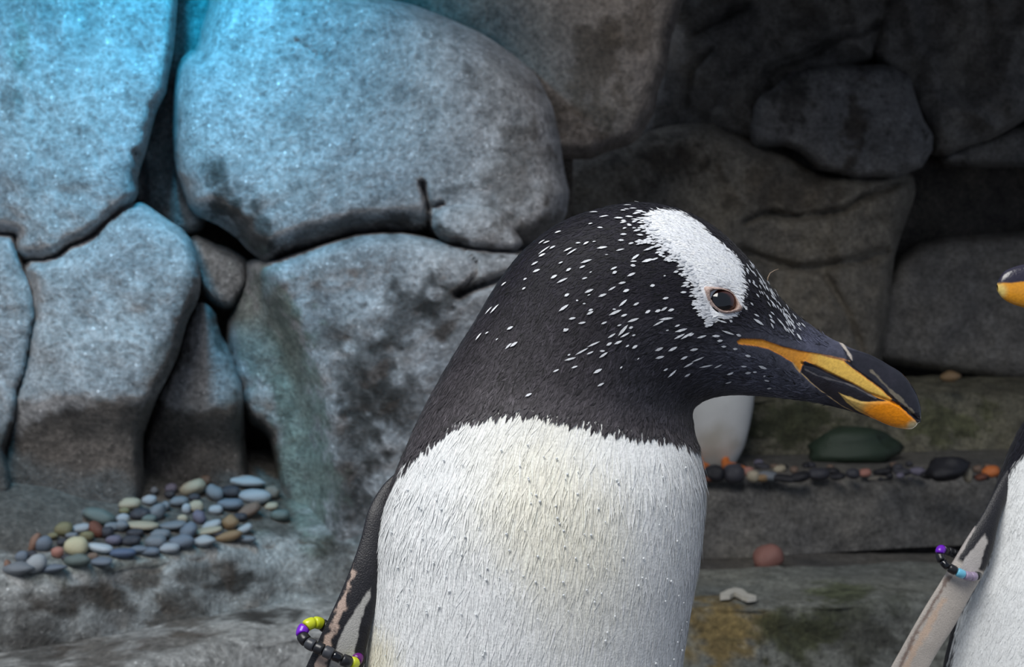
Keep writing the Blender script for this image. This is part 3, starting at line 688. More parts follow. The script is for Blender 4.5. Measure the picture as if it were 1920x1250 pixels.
# long pointed neck feathers crossing onto the white, and white ones reaching up between them
edge = np.abs(sd_poly(mx_, my_, CHEST)+4) < 9
parts.append(feathers(P1, N1, lambda i, j: np.broadcast_to(C_NECK*.8, (len(i), 3)), 900, .0045, .0006, .0006, vis*edge*(mx_ > 760)*1.0, Rg, .25, .25))
# the white speckles of the head
def spot_blades(pts, Ln, Wd):
    V, Fs, C = [], [], []
    PX, PY = proj(P1); half = int(250)
    fpx, fpy = PX[:, :half], PY[:, :half]
    sel = np.where((u1 > 11) & (u1 < 31))[0]
    for (x, y), l, w in zip(pts, Ln, Wd):
        k = np.argmin((fpx[sel]-x)**2+(fpy[sel]-y)**2); a, b = np.unravel_index(k, (len(sel), half)); a = sel[a]
        p = P1[a, b]; n = N1[a, b]; t = P1[a-3, b]-p; t /= np.linalg.norm(t)
        if x < 1330:
            g = np.array([-1.0, 0, -.30-.5*max(0, (1050-x)/200)]); g = g-n*np.dot(g, n); g /= np.linalg.norm(g)
            t = t*.3+g*.7; t /= np.linalg.norm(t)
        an = Rg.normal(0, .14); s = np.cross(n, t); t = t*math.cos(an)+s*math.sin(an); s = np.cross(n, t)
        q = len(V)*1
        o_ = len(V)
        for f, g, h_ in ((-.5, 0, .0003), (-.25, .8, .0006), (-.25, -.8, .0006), (.12, 1, .0008), (.12, -1, .0008), (.5, 0, .0009)):
            V.append(p+t*l*f+s*w*g+n*h_)
        for f in ((0, 1, 2), (1, 3, 2), (2, 3, 4), (4, 3, 5)): Fs.append(tuple(o_+z for z in f))
        C += [C_HEADW*Rg.uniform(.75, 1.0)]*6
    return np.array(V), np.array(Fs), np.array(C)
sp = list(SPOTS)
ln = list(np.clip(Rg.lognormal(-5.63, .34, len(sp)), .0016, .0068)); wd = list(Rg.uniform(.00036, .00066, len(sp)))
for _ in range(280):                                      # crowd of small ones fringing the white patch
    t = Rg.random(); k = Rg.integers(0, 6)
    a = np.array([(1205, 392), (1222, 428), (1245, 458), (1270, 485), (1300, 520), (1316, 565), (1336, 600)])
    p = a[k]*(1-t)+a[k+1]*t+np.array([-abs(Rg.normal(0, 20 if k < 3 else 7)), Rg.normal(0, 9)]); sp.append(tuple(p))
    ln.append(Rg.uniform(.002, .004)); wd.append(Rg.uniform(.0003, .00055))
for _ in range(70):
    t = Rg.random(); a, b = np.array((1402, 490)), np.array((1500, 610)); p = a*(1-t)+b*t+np.array([Rg.normal(-4, 7), Rg.normal(5, 7)]); sp.append(tuple(p))
    ln.append(Rg.uniform(.002, .0038)); wd.append(Rg.uniform(.0003, .0006))
for _ in range(20):
    p = (Rg.uniform(930, 1250), Rg.uniform(430, 700)); sp.append(p); ln.append(Rg.uniform(.001, .002)); wd.append(Rg.uniform(.0002, .0004))
sv, sf, sc = spot_blades(sp, ln, wd)
V, Ft, C = join(parts+[(sv, sf, sc)])
o = tag(mesh_obj('plumage', V, Ft, M_FEATH, peng1, C, smooth=False), kind='stuff')
# one loose filament over the brow
L0, n0 = hit(1440, 532)
fil = W(np.array([1439, 1440, 1444, 1452, 1460]), np.array([530, 520, 512, 507, 504]), D1-.004)
def tube(pts, r, n=8, closed=False):
    pts = np.asarray(pts, float); m = len(pts); r = np.broadcast_to(r, (m,)); V = []
    for k in range(m):
        a = pts[(k-1) % m] if (closed or k > 0) else pts[k]; b = pts[(k+1) % m] if (closed or k < m-1) else pts[k]
        t = (b-a)/np.linalg.norm(b-a); s = np.cross(t, (0, 1, 0) if abs(t[1]) < .9 else (1, 0, 0)); s /= np.linalg.norm(s); q = np.cross(t, s)
        for j in range(n):
            an = 2*math.pi*j/n; V.append(pts[k]+r[k]*(s*math.cos(an)+q*math.sin(an)))
    Fs = [(k*n+j, k*n+(j+1) % n, ((k+1) % m)*n+(j+1) % n, ((k+1) % m)*n+j) for k in range(m if closed else m-1) for j in range(n)]
    Fs = list(Fs)
    if not closed: Fs += [tuple(range(n))[::-1], tuple((m-1)*n+j for j in range(n))]
    return np.array(V), Fs
M_FIL = mat_plain('pale_filament', (150, 130, 110), .6, .1, 50, 0)
mesh_obj('loose_feather', *tube(fil, np.array([.0003, .00028, .00022, .00018, .0001])), M_FIL, peng1)
# water beads on the breast
M_DROP, N_, L_, B_ = new_mat('water_bead'); B_.inputs['Base Color'].default_value = (.9, .93, .95, 1); B_.inputs['Roughness'].default_value = .05; B_.inputs['Transmission Weight'].default_value = .25; B_.inputs['IOR'].default_value = 1.33
dv, df = [], []; off = 0
for _ in range(130):
    x, y = Rg.uniform(715, 1300), Rg.uniform(830, 1250)
    if sd_poly(np.array([x]), np.array([y]), CHEST)[0] < 25: continue
    L, n = hit(x, y)
    if L is None: continue
    r = Rg.uniform(.0003, .0006)
    v, f = ellipsoid(L+n*.0011, (r, r, r), 8, 6); dv.append(v); df.append(f+off); off += len(v)
tag(mesh_obj('water_beads', np.vstack(dv), np.vstack(df), M_DROP, peng1), kind='stuff')

# flippers
def flipper(name, sec, D, polys, base, parent, nf=90, nb=60, du=4.0):
    P, u, th = loft(sec, D, du, nf, nb)
    n, m, _ = P.shape; px, py = mirror_px(P, th)
    n1 = fbm(P*500, 81, 3); n2 = fbm(P*120, 82, 3)
    c = np.broadcast_to(base, px.shape+(3,)).copy()*(1+.4*n1)[..., None]
    for poly, colr, soft, jit, k in polys:
        c = mix(c, np.asarray(colr)*(1+.15*n2)[..., None], k*sstep(-soft, soft, sd_poly(px, py, poly)+jit*n1+jit*n2))
    V = P.reshape(-1, 3); f = grid_faces(n, m)
    q = V[f[len(f)//2+m//4]]
    Fs = np.vstack([f])
    # caps
    V = np.vstack([V, P[0].mean(0), P[-1].mean(0)]); c2_ = np.vstack([c.reshape(-1, 3), c[0].mean(0), c[-1].mean(0)])
    j = np.arange(m); tri = np.vstack([np.stack([j, (j+1) % m, np.full(m, n*m), np.full(m, n*m)], 1)[:0], Fs])
    o = mesh_obj(name, V[:-2], tri, M_FLIP, parent, c2_[:-2]); return o, P
FL1 = [(744, 884, 754, 896, .7, .000), (716, 912, 742, 928, .6, -.004), (691, 955, 726, 966, .5, -.010), (677, 1008, 718, 1022, .42, -.014), (661, 1055, 713, 1075, .36, -.017), (641, 1105, 706, 1125, .3, -.019),
       (618, 1155, 697, 1170, .26, -.02), (597, 1200, 688, 1210, .24, -.02), (576, 1245, 680, 1255, .22, -.02), (548, 1310, 655, 1322, .2, -.02), (520, 1400, 615, 1420, .2, -.02), (505, 1500, 562, 1512, .22, -.02), (516, 1560, 532, 1562, .4, -.02)]
C_FBK = lin((30, 29, 34))
fl1, PF1 = flipper('flipper', FL1, D1, [
    ([(664, 1050), (655, 1080), (641, 1118), (624, 1160), (609, 1198), (592, 1240), (575, 1285), (545, 1360), (585, 1360), (608, 1270), (614, 1240), (624, 1200), (634, 1165), (650, 1122), (664, 1085)], lin((196, 172, 158)), 3, 9, .85),
    ([(697, 1098), (678, 1125), (654, 1165), (636, 1200), (620, 1242), (598, 1295), (570, 1420), (600, 1420), (640, 1300), (660, 1242), (668, 1202), (677, 1160), (694, 1118)], lin((176, 174, 170)), 2, 3, .95)], C_FBK, peng1)
fl1['label'] = 'black flipper with a pale stripe, wearing the yellow and purple bead band'
FL1B = [(1288, 905, 1280, 915, .7, .03), (1290, 960, 1262, 965, .5, .045), (1285, 1050, 1235, 1060, .3, .055), (1262, 1180, 1200, 1190, .24, .06), (1230, 1330, 1165, 1340, .22, .06), (1190, 1480, 1140, 1480, .25, .06), (1160, 1560, 1150, 1560, .4, .06)]
flipper('flipper', FL1B, D1, [], C_FBK, peng1)

M_FOOT = mat_plain('orange_foot', (214, 120, 56), .55, .2, 120, .4)
def foot(parent, x, y, z, yaw, k=1.0):
    """webbed foot: three toes with claws joined by skin"""
    top = [(0, 0), (.018, .012), (.030, .062), (.012, .056), (.006, .074), (-.006, .074), (-.012, .056), (-.030, .062), (-.018, .012)]
    V = []; hgt = [.018, .014, .005, .003, .006, .006, .003, .005, .014]
    for (a, b), h in zip(top, hgt): V.append((a*k, -b*k, h*k))
    for (a, b) in top: V.append((a*k*1.03, -b*k*1.02, 0))
    n = len(top); Fs = [tuple(range(n))]+[(i, i+n, (i+1) % n+n, (i+1) % n) for i in range(n)]+[tuple(range(2*n-1, n-1, -1))]
    c, s = math.cos(yaw), math.sin(yaw)
    V = np.array([(x+a*c-b*s, y+a*s+b*c, z+h) for a, b, h in V])
    # ankle
    tv, tf = tube([np.array([x, y, z+.006]), np.array([x, y+.01*k, z+.014*k]), np.array([x, y+.03*k, z+.03*k])], np.array([.011, .010, .010])*k)
    Fs = [tuple(f) for f in Fs]+[tuple(i+len(V) for i in f) for f in tf]
    return mesh_obj('foot', np.vstack([V, tv]), Fs, M_FOOT, parent, smooth=False)
foot(peng1, peng1.location.x-.035, D1-.03, 0, .35); foot(peng1, peng1.location.x+.045, D1-.02, 0, .5)

# ---- bead bands
def bead_band(path, D, seq, label, r, loc_z=None):
    p = np.array([(a, b) for a, b, _ in path], float); dd = np.array([c for _, _, c in path])
    n = len(p); u = np.arange(0, n, .05); ext = lambda a: np.vstack([a, a[:1]])
    Q = W(p[:, 0], p[:, 1], D+dd); Pm = np.vstack([Q[-1:], Q, Q[:2]])
    C = []
    for k in range(n):
        a, b, c, d = Pm[k], Pm[k+1], Pm[k+2], Pm[k+3]
        for t in np.arange(0, 1, .05): C.append(.5*(2*b+(-a+c)*t+(2*a-5*b+4*c-d)*t*t+(-a+3*b-3*c+d)*t**3))
    C = np.array(C); L = np.concatenate([[0], np.cumsum(np.linalg.norm(np.diff(np.vstack([C, C[:1]]), axis=0), axis=1))])
    tot = L[-1]; at = lambda s: np.array([np.interp(s % tot, L, np.append(C[:, k], C[0, k])) for k in range(3)])
    root = empty('bead_band', tuple(C.mean(0))); tag(root, label, 'bead band', 'bead bands on flippers')
    N = 17 if len(seq) > 20 else 15; bl = tot/N
    ks = [int(round(q*20)) for q in range(n)]
    seq = [''.join(seq)[int(np.interp((k+.5)*bl, L, np.arange(len(C)+1))/20.0*len(seq)/n) % len(seq)] for k in range(N)]
    for k, key in enumerate(seq):
        ss = np.array([.02, .05, .12, .3, .5, .7, .88, .95, .98])*bl+k*bl
        rr = np.array([.5, .85, .97, 1, 1.0, 1, .97, .85, .5])*r*(1.0 if key != 's' else .85)
        v, f = tube(np.array([at(s) for s in ss]), rr, 14)
        mesh_obj('bead', v, f, BEADM[key], root)
    v, f = tube(np.array([at(s) for s in np.linspace(0, tot, 60, endpoint=False)]), r*.3, 6, True)
    mesh_obj('cord', v, f, BEADM['k'], root)
    return root
BEADM = {'y': mat_plain('yellow_bead', (206, 214, 40), .3, .06, 40, 0, .3), 'p': mat_plain('purple_bead', (120, 30, 200), .3, .06, 40, 0, .3), 'd': mat_plain('deep_purple_bead', (96, 16, 110), .3, .06, 40, 0, .3),
         'k': mat_plain('black_bead', (30, 30, 34), .35, .1, 40, 0, .2), 'g': mat_plain('charcoal_bead', (62, 64, 70), .4, .1, 40, 0, .2), 's': mat_plain('gloss_black_bead', (10, 10, 16), .1, .1, 40, 0, .6),
         'b': mat_plain('sky_blue_bead', (120, 200, 230), .3, .06, 40, 0, .3), 'l': mat_plain('lilac_bead', (168, 150, 178), .4, .06, 40, 0, .2)}
DB = D1-.02
BAND1 = [(603, 1170, .004), (588, 1167, .001), (573, 1174, -.001), (566, 1188, -.003), (575, 1202, -.006), (592, 1212, -.0075), (612, 1221, -.0085), (632, 1231, -.0085), (650, 1239, -.0075), (664, 1242, -.004), (671, 1230, .0), (667, 1214, .005), (650, 1202, .0085), (628, 1188, .0085)]
bead_band(BAND1, DB, 'yyyppkkgskggskyyddkkkkkk', 'bead band in yellow, purple and black on the black flipper', 11.5/F*DB)

# ---- the penguin beside it, half out of frame
D2 = 0.68
SEC2 = [(2130, 2750, 1930, 2750, .6), (2300, 2620, 1790, 2620, .8), (2340, 2200, 1720, 2200, .8), (2320, 1700, 1730, 1700, .76), (2295, 1400, 1752, 1400, .74), (2285, 1250, 1780, 1250, .72),
        (2275, 1130, 1812, 1120, .72), (2262, 1030, 1846, 1030, .72), (2250, 950, 1862, 960, .7), (2240, 880, 1882, 890, .68), (2232, 810, 1914, 812, .66), (2234, 740, 1946, 768, .64), (2240, 680, 1974, 738, .62),
        (2240, 610, 1992, 712, .6), (2225, 540, 2000, 692, .6), (2190, 478, 2000, 672, .6), (2140, 442, 1992, 654, .6), (2090, 436, 1980, 634, .58), (2040, 446, 1967, 616, .54), (2000, 462, 1953, 602, .5),
        (1965, 479, 1939, 589, .46), (1930, 492, 1922, 578, .44), (1904, 499, 1904, 572, .42), (1886, 507, 1890, 566, .42), (1875, 519, 1879, 558, .46), (1869.5, 533, 1871, 547, .5)]
P2, u2, th2 = loft(SEC2, D2, 4.0, 200, 80, first=4)
N2 = normals(P2); N2 = N2 if N2[len(N2)//2, 50, 1] < 0 else -N2
m2x, m2y = mirror_px(P2, th2)
CH2 = [(2010, 822), (1960, 832), (1920, 848), (1896, 882), (1879, 917), (1867, 960), (1863, 1010), (1858, 1042), (1840, 1078), (1822, 1112), (1800, 1150), (1784, 1250), (1740, 1800), (1850, 2800), (2330, 2800), (2330, 860), (2200, 830)]
n1 = fbm(P2*160, 91, 3); n2 = fbm(P2*500, 92, 2)
cP2 = np.broadcast_to(C_BLK, P2.shape).copy()*(1+.4*n2)[..., None]
cP2 = mix(cP2, C_WHT*.92, sstep(-2, 2, sd_poly(m2x, m2y, CH2)+5*n1+3*n2))
bk = (np.sin(th2) < -.02)[None] & (m2y > 800) & (np.abs(np.cos(th2))[None] < .999); cP2[bk] = C_BLK
HW2 = [(2040, 450), (2110, 440), (2140, 470), (2120, 520), (2060, 530), (2040, 500)]
cP2 = mix(cP2, C_HEADW, sstep(-2, 2, sd_poly(m2x, m2y, HW2)+4*n1))
bl2 = sstep(1962, 1956, m2x)*sstep(620, 610, m2y)
orc = mix(np.broadcast_to(lin((236, 160, 40)), P2.shape).copy(), lin((232, 204, 120)), sstep(20, 6, np.hypot(m2x-1874, m2y-545)))
b2c = mix(np.broadcast_to(lin((44, 40, 56)), P2.shape).copy(), orc, sstep(-3, 2, m2y-530-.08*(1920-m2x)+4*n1))
cP2 = cP2*(1-bl2[..., None])+b2c*bl2[..., None]
peng2 = empty('penguin', (float(P2[0, :, 0].mean()), D2, 0.0)); tag(peng2, 'penguin partly out of view wearing a sky blue and purple bead band', 'penguin', 'penguins in the rock enclosure')
FQ2 = grid_faces(*P2.shape[:2], True)
ib = (m2x.ravel()[FQ2].mean(1) < 1959) & (m2y.ravel()[FQ2].mean(1) < 615)
def sub2(name, mask, mat):
    f = FQ2[mask]; u, inv = np.unique(f, return_inverse=True)
    return mesh_obj(name, P2.reshape(-1, 3)[u], inv.reshape(f.shape), mat, peng2, cP2.reshape(-1, 3)[u])
sub2('body', ~ib, M_FEATH); sub2('bill', ib, M_BILL)
V, Ft, C = join([feathers(P2, N2, lambda i, j: cP2[i, j], 9000, .0080, .00036, .0003, (m2x > 1965)*(m2y < 1320)*(m2y > 600)*1.0, Rg, .2, .06),
                 feathers(P2, N2, lambda i, j: cP2[i, j], 5000, .0060, .00036, .0003, (m2x < 1990)*(m2y < 1320)*(m2y > 700)*1.0, Rg, .2, .06)])
tag(mesh_obj('plumage', V, Ft, M_FEATH, peng2, C, smooth=False), kind='stuff')
FL2 = [(1896, 868, 1906, 876, .7, .0), (1872, 905, 1894, 918, .6, -.006), (1844, 960, 1874, 975, .45, -.014), (1812, 1010, 1860, 1035, .36, -.018), (1788, 1050, 1842, 1078, .32, -.02), (1764, 1090, 1818, 1120, .28, -.02), (1730, 1145, 1790, 1172, .25, -.02),
       (1692, 1212, 1752, 1232, .24, -.02), (1662, 1270, 1722, 1290, .24, -.02), (1640, 1350, 1690, 1360, .25, -.02), (1640, 1420, 1664, 1424, .35, -.02)]
f2, PF2 = flipper('flipper', FL2, D2, [
    ([(1790, 1045), (1848, 1075), (1830, 1115), (1790, 1180), (1750, 1240), (1700, 1340), (1640, 1430), (1600, 1400), (1660, 1240), (1720, 1140)], lin((206, 196, 186)), 4, 3, .95),
    ([(1846, 1002), (1852, 1012), (1838, 1060), (1812, 1100), (1790, 1085), (1810, 1045)], lin((190, 184, 180)), 2, 3, .95),
    ([(1826, 985), (1830, 990), (1795, 1052), (1776, 1075), (1776, 1062), (1800, 1015)], lin((180, 172, 168)), 2, 2, .85),
    ([(1775, 1080), (1784, 1082), (1720, 1190), (1675, 1290), (1668, 1285), (1712, 1185)], lin((120, 96, 84)), 3, 5, .8),
    ([(1765, 1120), (1775, 1122), (1735, 1195), (1690, 1280), (1680, 1270), (1725, 1185)], lin((226, 190, 160)), 4, 4, .6)], C_FBK, peng2)
f2['label'] = 'pale flipper with a dark base and brown line'
FL2B = [(2262, 920, 2240, 925, .7, .02), (2285, 1050, 2245, 1055, .4, .02), (2310, 1250, 2255, 1250, .25, .02), (2330, 1450, 2290, 1450, .25, .02), (2325, 1560, 2312, 1560, .4, .02)]
flipper('flipper', FL2B, D2, [], C_FBK, peng2)
foot(peng2, peng2.location.x-.04, D2-.03, 0, -.1); foot(peng2, peng2.location.x+.04, D2-.03, 0, .1)
b2 = BVHTree.FromPolygons([tuple(v) for v in P2.reshape(-1, 3)], [tuple(int(x) for x in q) for q in FQ2])
L, n = hit(2080, 520, b2); V, Fs = ellipsoid(L-n*.004, (.007,)*3, 24, 16); mesh_obj('eye', V, Fs, M_EYE, peng2, np.broadcast_to(lin((20, 14, 14)), V.shape))
DB2 = D2-.02
BAND2 = [(1776, 1032, .003), (1764, 1030, -.001), (1763, 1044, -.003), (1772, 1058, -.006), (1786, 1067, -.0075), (1802, 1075, -.008), (1818, 1080, -.006), (1832, 1078, -.001), (1830, 1066, .005), (1812, 1052, .008), (1794, 1040, .008)]
bead_band(BAND2, DB2, 'kppkskkbbllkkkkkkk', 'bead band in sky blue, purple and black on the pale flipper', 8.5/F*DB2)

# ---- the far penguin, bent over on the step
D3 = 2.50
SEC3 = [(1302, 876, 1372, 876, .6), (1288, 862, 1382, 862, .7), (1266, 832, 1396, 832, .75), (1252, 785, 1407, 785, .78), (1247, 740, 1413, 740, .8), (1248, 680, 1412, 680, .8), (1256, 610, 1404, 610, .78), (1272, 550, 1388, 550, .75),
        (1284, 505, 1374, 505, .75), (1290, 475, 1366, 475, .75), (1302, 455, 1352, 455, .7), (1320, 448, 1334, 448, .7)]
P3, u3, th3 = loft(SEC3, D3, 5.0, 70, 50)
x3, y3 = mirror_px(P3, th3); n1 = fbm(P3*30, 95, 3)
c3 = np.broadcast_to(C_WHT*.85, P3.shape).copy()*(1+.08*n1)[..., None]
c3 = mix(c3, lin((150, 140, 110)), .5*sstep(60, 10, np.hypot((x3-1340), (y3-830)*1.2)+20*n1))
c3[(np.sin(th3) < -.1)[None] & (y3 > 0)] = C_BLK; c3 = mix(c3, C_BLK, sstep(545, 535, y3))
peng3 = empty('penguin', (float(P3[0, :, 0].mean()), D3, .376)); tag(peng3, 'distant white-bellied penguin standing on the stone step with dark pebbles', 'penguin', 'penguins in the rock enclosure')
mesh_obj('body', P3.reshape(-1, 3), grid_faces(*P3.shape[:2]), M_FEATH, peng3, c3.reshape(-1, 3))
zf = .378
foot(peng3, *W(1362, 0, D3-.05)[:2], zf, .3, .9); foot(peng3, *W(1312, 0, D3-.05)[:2], zf, -.1, .9)
flipper('flipper', [(1270, 600, 1285, 600, .6, .04), (1258, 660, 1285, 665, .3, .07), (1262, 740, 1290, 745, .2, .08), (1275, 800, 1285, 800, .3, .08)], D3, [], C_FBK, peng3, 24, 16, 6)
flipper('flipper', [(1390, 600, 1375, 600, .6, .04), (1402, 660, 1375, 665, .3, .07), (1398, 740, 1370, 745, .2, .08), (1385, 800, 1375, 800, .3, .08)], D3, [], C_FBK, peng3, 24, 16, 6)
flipper('bill', [(1302, 490, 1302, 476, .6, -.02), (1286, 497, 1286, 484, .5, -.03), (1270, 503, 1270, 493, .5, -.04), (1262, 505, 1262, 500, .5, -.05)], D3, [], lin((220, 130, 40)), peng3, 16, 12, 6)

# ------------------------------------------------------------------ pebbles
PEBC = {'pale': (168, 174, 180), 'paleb': (164, 170, 178), 'dark': (62, 62, 70), 'greybrown': (122, 116, 108), 'cream': (176, 166, 146), 'brown': (122, 102, 90), 'grey': (122, 128, 136), 'lilac': (112, 108, 126),
        'blue': (114, 124, 138), 'deep': (92, 108, 136), 'ochre': (146, 120, 90), 'green': (104, 116, 114), 'olive': (128, 122, 92), 'rust': (112, 68, 54), 'peach': (140, 108, 92), 'white': (192, 200, 208), 'yellow': (200, 192, 160),
        'orange': (208, 120, 66), 'pink': (176, 124, 112), 'black': (36, 36, 42), 'red': (146, 104, 96), 'algae': (52, 66, 54)}
PEBM = {k: mat_plain(k+'_pebble', v, .45, .28, 90, .35) for k, v in PEBC.items()}
def pebble_mesh(seed, flat=False, amp=.16):
    V, Fs = ellipsoid((0, 0, 0), (1, 1, 1), 16, 10)
    V = V*(1+amp*fbm(V*1.1+seed*7.3, seed, 2)+amp*.45*fbm(V*2.6+seed, seed+9, 3))[:, None]
    V = np.sign(V)*np.abs(V)**(.88 if flat else 1.0)
    V /= np.abs(V).max(0)
    me = bpy.data.meshes.new('pebble'); me.from_pydata([tuple(v) for v in V], [], [tuple(int(i) for i in f) for f in Fs]); me.update()
    me.polygons.foreach_set('use_smooth', np.ones(len(me.polygons), bool)); me.materials.append(PEBM['grey']); return me
PMESH = [pebble_mesh(s, s % 2 == 0, .22) for s in range(9)]+[pebble_mesh(40+s, False, .55) for s in range(4)]
def pebble(name, loc, size, rot, key, label, cat, group, k=None):
    o = bpy.data.objects.new(name, PMESH[k if k is not None else random.randrange(9)]); COL.objects.link(o)
    o.material_slots[0].link = 'OBJECT'; o.material_slots[0].material = PEBM[key]
    o.location = loc; o.scale = size; o.rotation_euler = rot
    return tag(o, label, cat, group)

lo = [o for o in bpy.data.objects if o.get('label', '').startswith('blotchy stone ledge')][0]
lv = np.empty(len(lo.data.vertices)*3); lo.data.vertices.foreach_get('co', lv); lv = lv.reshape(-1, 3)+np.array(lo.location)
ledge_tree = BVHTree.FromPolygons([tuple(v) for v in lv], [tuple(p.vertices) for p in lo.data.polygons])
pe = chaikin(PEB_EDGE, 2, False)
def pile_depth(px, py):
    de = .309/((np.interp(px, pe[:, 0], pe[:, 1])-625)/F); s = (py-625)/F
    return (.309+.25*de)/(s+.25), de
WORD = {'pale': 'pale grey', 'paleb': 'pale blue-grey', 'dark': 'dark slate', 'greybrown': 'grey-brown', 'cream': 'cream-grey', 'brown': 'brown', 'grey': 'mid-grey', 'lilac': 'purplish grey', 'blue': 'blue-grey', 'deep': 'deep blue', 'ochre': 'ochre', 'green': 'greenish grey', 'olive': 'olive', 'rust': 'rust-red', 'peach': 'peach-brown', 'white': 'whitish', 'yellow': 'yellowish cream', 'black': 'blackish', 'orange': 'orange', 'pink': 'pinkish', 'red': 'reddish'}
PEBS = [(1580, 110, 220, 70, 'pale', 8), (1640, 205, 190, 80, 'paleb', 0), (1485, 175, 110, 70, 'dark', 0), (1750, 180, 90, 80, 'greybrown', 20), (1745, 270, 80, 45, 'cream', 0), (1240, 155, 150, 90, 'cream', -20), (1320, 105, 70, 60, 'brown', 0),
        (1380, 185, 110, 90, 'grey', 50), (1100, 155, 70, 60, 'lilac', 0), (1090, 195, 60, 50, 'dark', 0), (990, 170, 50, 50, 'grey', 0), (960, 230, 90, 60, 'paleb', 0), (1150, 240, 110, 60, 'grey', 0), (1265, 270, 80, 70, 'cream', 0), (1200, 285, 50, 60, 'paleb', 0),
        (835, 255, 130, 70, 'cream', 0), (1010, 310, 120, 90, 'grey', -50), (900, 320, 120, 70, 'dark', 0), (1480, 260, 150, 70, 'blue', 0), (1390, 290, 80, 50, 'paleb', 0), (1600, 300, 160, 80, 'brown', -30), (1280, 340, 90, 70, 'lilac', 70), (1480, 375, 100, 90, 'ochre', 0),
        (640, 335, 190, 90, 'green', 20), (590, 310, 100, 60, 'grey', 0), (790, 350, 80, 60, 'paleb', 0), (780, 395, 90, 70, 'grey', 0), (910, 395, 220, 55, 'cream', 2), (1110, 395, 160, 50, 'grey', -5), (1175, 350, 60, 50, 'cream', 0), (410, 415, 100, 80, 'olive', 0),
        (520, 410, 120, 50, 'paleb', -10), (620, 420, 110, 70, 'rust', 50), (690, 440, 70, 70, 'dark', 0), (1360, 390, 120, 50, 'pale', -15), (1330, 430, 180, 40, 'cream', -10), (1570, 420, 100, 50, 'pale', -25), (1470, 465, 160, 60, 'ochre', -15), (1210, 430, 120, 80, 'blue', -40),
        (1310, 495, 140, 70, 'pale', -5), (1170, 500, 140, 90, 'blue', 0), (1030, 450, 120, 60, 'grey', 0), (1000, 500, 120, 80, 'grey', 0), (840, 490, 120, 60, 'dark', 0), (870, 440, 100, 50, 'dark', 0), (890, 550, 140, 50, 'blue', 0), (790, 570, 150, 60, 'deep', 0),
        (640, 540, 150, 55, 'white', 12), (495, 525, 130, 110, 'yellow', 0), (500, 620, 150, 80, 'green', 0), (370, 565, 70, 70, 'pink', 0), (280, 510, 100, 90, 'blue', -30), (225, 510, 130, 60, 'peach', -65), (140, 590, 70, 60, 'blue', 0), (120, 670, 180, 80, 'grey', 0),
        (230, 640, 130, 100, 'pale', -40), (340, 670, 160, 50, 'blue', -5), (50, 650, 70, 40, 'peach', 80), (650, 625, 130, 45, 'blue', 0), (730, 490, 90, 60, 'lilac', 0), (560, 460, 80, 60, 'olive', 0), (340, 460, 60, 40, 'olive', 0), (1580, 480, 120, 40, 'grey', 0),
        (960, 560, 120, 50, 'blue', 0), (1090, 540, 120, 60, 'paleb', 0), (400, 500, 60, 40, 'dark', 0), (1800, 330, 110, 70, 'green', 0), (600, 590, 60, 40, 'brown', 0), (800, 300, 60, 40, 'olive', 0), (1060, 270, 60, 60, 'grey', 0), (1250, 215, 70, 50, 'dark', 0), (1400, 450, 90, 40, 'dark', 0),
        (720, 400, 80, 50, 'grey', 0), (960, 350, 90, 50, 'green', 0), (1540, 340, 90, 50, 'dark', 0), (460, 460, 70, 40, 'grey', 0), (200, 580, 70, 50, 'dark', 0), (430, 600, 60, 40, 'dark', 0)]
SPECIAL = {48: 'round yellowish cream pebble, the palest and roundest in the pile', 47: 'smooth white oval pebble at the front of the pile', 22: 'round ochre pebble among flat grey ones', 0: 'long pale flat pebble at the back end of the pile by the rock pillar', 1: 'broad pale oval pebble lying below the long flat one by the rock pillar',
           32: 'rust-red angular pebble in the middle of the pile', 5: 'cream wedge-shaped pebble topping the crest of the pile', 46: 'deep blue pebble along the front rim of the pile', 50: 'small pinkish pebble beside the round cream one', 23: 'long greenish slab pebble overhanging the back of the pile', 37: 'long tan ochre pebble leaning against the front rim'}
for k, (cx, cy, w, h, key, rot) in enumerate(PEBS):
    px = cx/3.4286; py = 870+cy/3.4286; w_, h_ = w/3.4286*1.18, h/3.4286*1.25
    hl, _n = hit(px, py+h_*.34, ledge_tree); d = hl[1]-.002
    sx = w_/2/F*d; sz = h_/2/F*d*.92; sy = (sx+sz)/2
    loc = W(px, py, d)
    lab = SPECIAL.get(k)
    if not lab:
        shp = 'flat' if w/h > 1.9 else ('oval' if w/h > 1.35 else 'rounded')
        f_ = np.interp(px, pe[:, 0], pe[:, 1])-py
        row = 'on the front rim of the pile' if f_ < 38 else ('on the back crest of the pile' if f_ > 85 else 'in the middle of the pile')
        end = 'beside the rock pillar' if px > 400 else ('by the cracked grey rock' if px < 120 else ('near the round cream pebble' if px < 230 else 'on the blotchy ledge'))
        lab = '%s %s pebble %s %s' % (shp, WORD[key], row, end)
    pebble('pebble', loc, (sx, sy, sz), (RNG.uniform(-.15, .15), math.radians(rot), RNG.uniform(-.15, .15)), key, lab, 'pebble', 'pebbles piled on the blotchy ledge')

